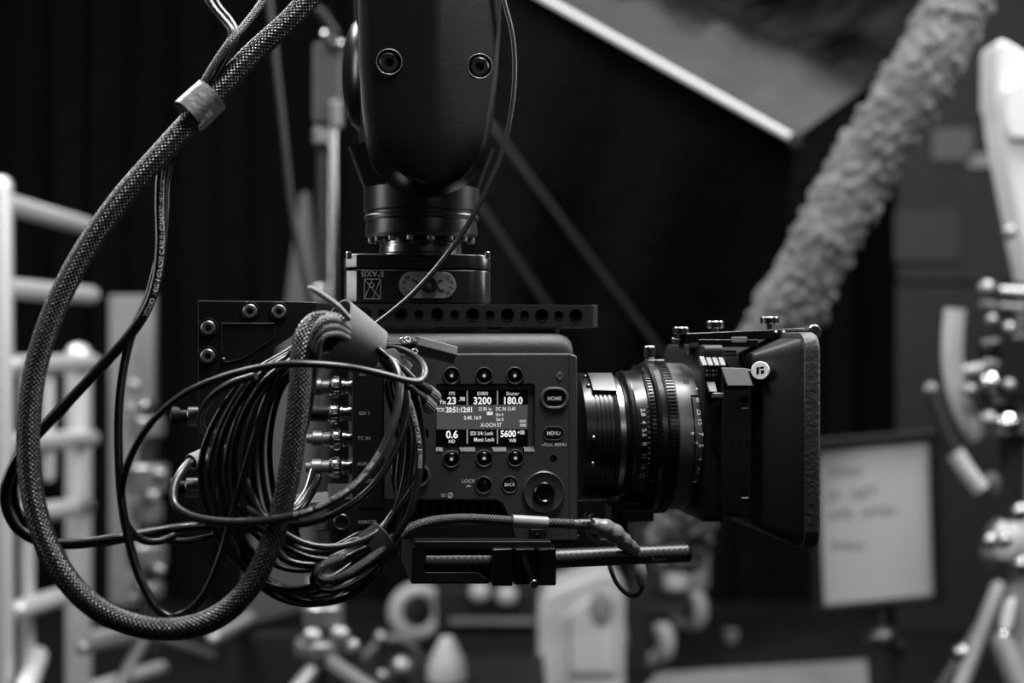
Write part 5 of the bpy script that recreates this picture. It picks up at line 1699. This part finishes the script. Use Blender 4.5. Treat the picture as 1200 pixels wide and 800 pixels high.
col_ = thing('bumpy_column', 'long slanting pale column covered in rounded bumps, behind the matte box', 'column', (W(792, 650, 3.3).x, 3.3 - D0, 0), WORLD)
part('bumpy_wrap', mb, M['foam'], col_, smooth=70)
tp_ = W(1150, -60, 3.18)
part('hanger', MB().cyl(tp_, (tp_.x, tp_.y, 4.2), .012, seg=12), M['darkgrey'], col_)

# silk canopy with a pale edge and black flag hanging under it
E0, E1, E2, E3 = W(560, -45, 3.7), W(930, 163, 3.3), W(1012, 108, 3.7), W(1120, -60, 3.9)
can = thing('silk_canopy', 'wrinkled grey silk canopy with a pale edge, upper right above the bumpy column', 'canopy', E1, WORLD)
def sheet(fn, nu, nv):
    vs = [fn(i / nu, j / nv) for i in range(nu + 1) for j in range(nv + 1)]
    fs = [(i * (nv + 1) + j, (i + 1) * (nv + 1) + j, (i + 1) * (nv + 1) + j + 1, i * (nv + 1) + j + 1) for i in range(nu) for j in range(nv)]
    return MB().add(vs, fs)
F0, F1 = W(700, -60, 4.25), W(1012, 104, 4.15)
def wr(u, v, a=.085):
    e = 1 - max(0.0, (u - .82) / .18)
    return a * e * (mnoise.noise(Vector((u * 9 + v * 2, v * 2.2, 1.7))) + .5 * mnoise.noise(Vector((u * 30 - v * 6, v * 4, 4.2))) + .6 * mnoise.noise(Vector((u * 5 + v * 5, 3 * u, 8))))
def lowp(u, v):
    p = E0.lerp(E1, u).lerp(F0.lerp(F1, u), v)
    return p + Vector((0, .6, .8)) * wr(u, v) * (math.sin(PI * v) + .15)
part('lower_panel', sheet(lowp, 70, 20), M['fabric'], can, smooth=180)
H0, H1 = W(800, -190, 3.75), W(1180, -120, 3.8)
def upp(u, v):
    p = F0.lerp(F1, u).lerp(H0.lerp(H1, u), v)
    return p + Vector((0, .7, .7)) * wr(u * .99, v * 1.4, .06) * (math.sin(PI * v) + .1) - Vector((0, -.06, .05)) * math.sin(PI * v)
part('upper_panel', sheet(upp, 60, 20), M['fabric'], can, smooth=180)
part('edge_piping', MB().tube([E0.lerp(E1, k / 20) for k in range(21)], .009, 14), M['piping'], can, label='pale edge piping')
part('seam', MB().tube([F0.lerp(F1, k / 20) + Vector((0, -.01, -.004)) for k in range(21)], .009, 10), M['darkgrey'], can, label='dark seam')
part('corner_tab', MB().box(E1 + Vector((.004, 0, -.004)), (.03, .02, .03)), M['darkgrey'], can, bev=.004)
bf = [W(560, -45, 3.78), W(930, 168, 3.40), W(1014, 112, 3.80), W(905, 460, 3.85), W(560, 470, 3.85)]
flag = thing('black_flag', 'large black fabric flag hanging under the canopy edge, behind the lens', 'flag', (W(740, 470, 3.85).x, 3.85 - D0, W(740, 470, 3.85).z), WORLD)
def bfn(u, v):
    p = bf[0].lerp(bf[1], u).lerp(bf[4].lerp(W(905, 470, 3.85), u), v)
    return p + Vector((0, 1, 0)) * .03 * math.sin(u * 15 + v * 4) * (v * .8 + .15)
part('cloth', sheet(bfn, 40, 14), M['blackfab'], flag, smooth=180)
part('side_cloth', MB().loft([[bf[1], bf[2], bf[3]], [v + Vector((0, .006, 0)) for v in (bf[1], bf[2], bf[3])]]), M['blackfab'], flag)
part('frame_rod', rod_round(MB(), W(562, 129, 3.7), W(790, 432, 3.72), .0095), M['pole'], flag, label='slim grey frame rod')
part('frame_rod', rod_round(MB(), W(530, 192, 3.78), W(660, 385, 3.78), .012), M['darkgrey'], flag)
# stage flat and pinned papers, right background
sf = [W(1052, 300, 6.6), W(1330, 300, 6.6)]
flat_ = thing('stage_flat', 'dark grey stage flat in the right background behind the column', 'stage flat', ((sf[0].x + sf[1].x) / 2, 6.6 - D0, 0), WORLD)
zt3, zb3 = W(1100, -60, 6.6).z, W(1100, 330, 6.6).z
part('panel', MB().box(((sf[0].x + sf[1].x) / 2, 6.62 - D0, (zt3 + zb3) / 2), (sf[1].x - sf[0].x, .04, zt3 - zb3)), mat('stage_flat_paint', .016, .8, 0, None, (3, .15), spec=.1), flat_, bev=.004)
part('lower_panel', MB().box(((sf[0].x + sf[1].x) / 2, 6.64 - D0, zb3 / 2), (sf[1].x - sf[0].x, .03, zb3)), M['darkgrey'], flat_, bev=.004)
for i, (x0, y0, x1, y1, m, lab) in enumerate(((1092, 150, 1140, 188, 'reflector', 'pale paper sheet pinned on the grey stage flat, beside the column'), (1134, 180, 1170, 196, 'midgrey', 'narrow pale paper strip on the stage flat, right of the sheet'), (1048, 246, 1124, 306, 'sheet', 'large dim grey sheet low on the stage flat, above the curved handle'))):
    a, b = W(x0, y0, 6.58), W(x1, y1, 6.58)
    solo('paper_sheet', MB().box(((a.x + b.x) / 2, a.y, (a.z + b.z) / 2), (b.x - a.x, .006, a.z - b.z)), M[m], lab, 'paper', WORLD)
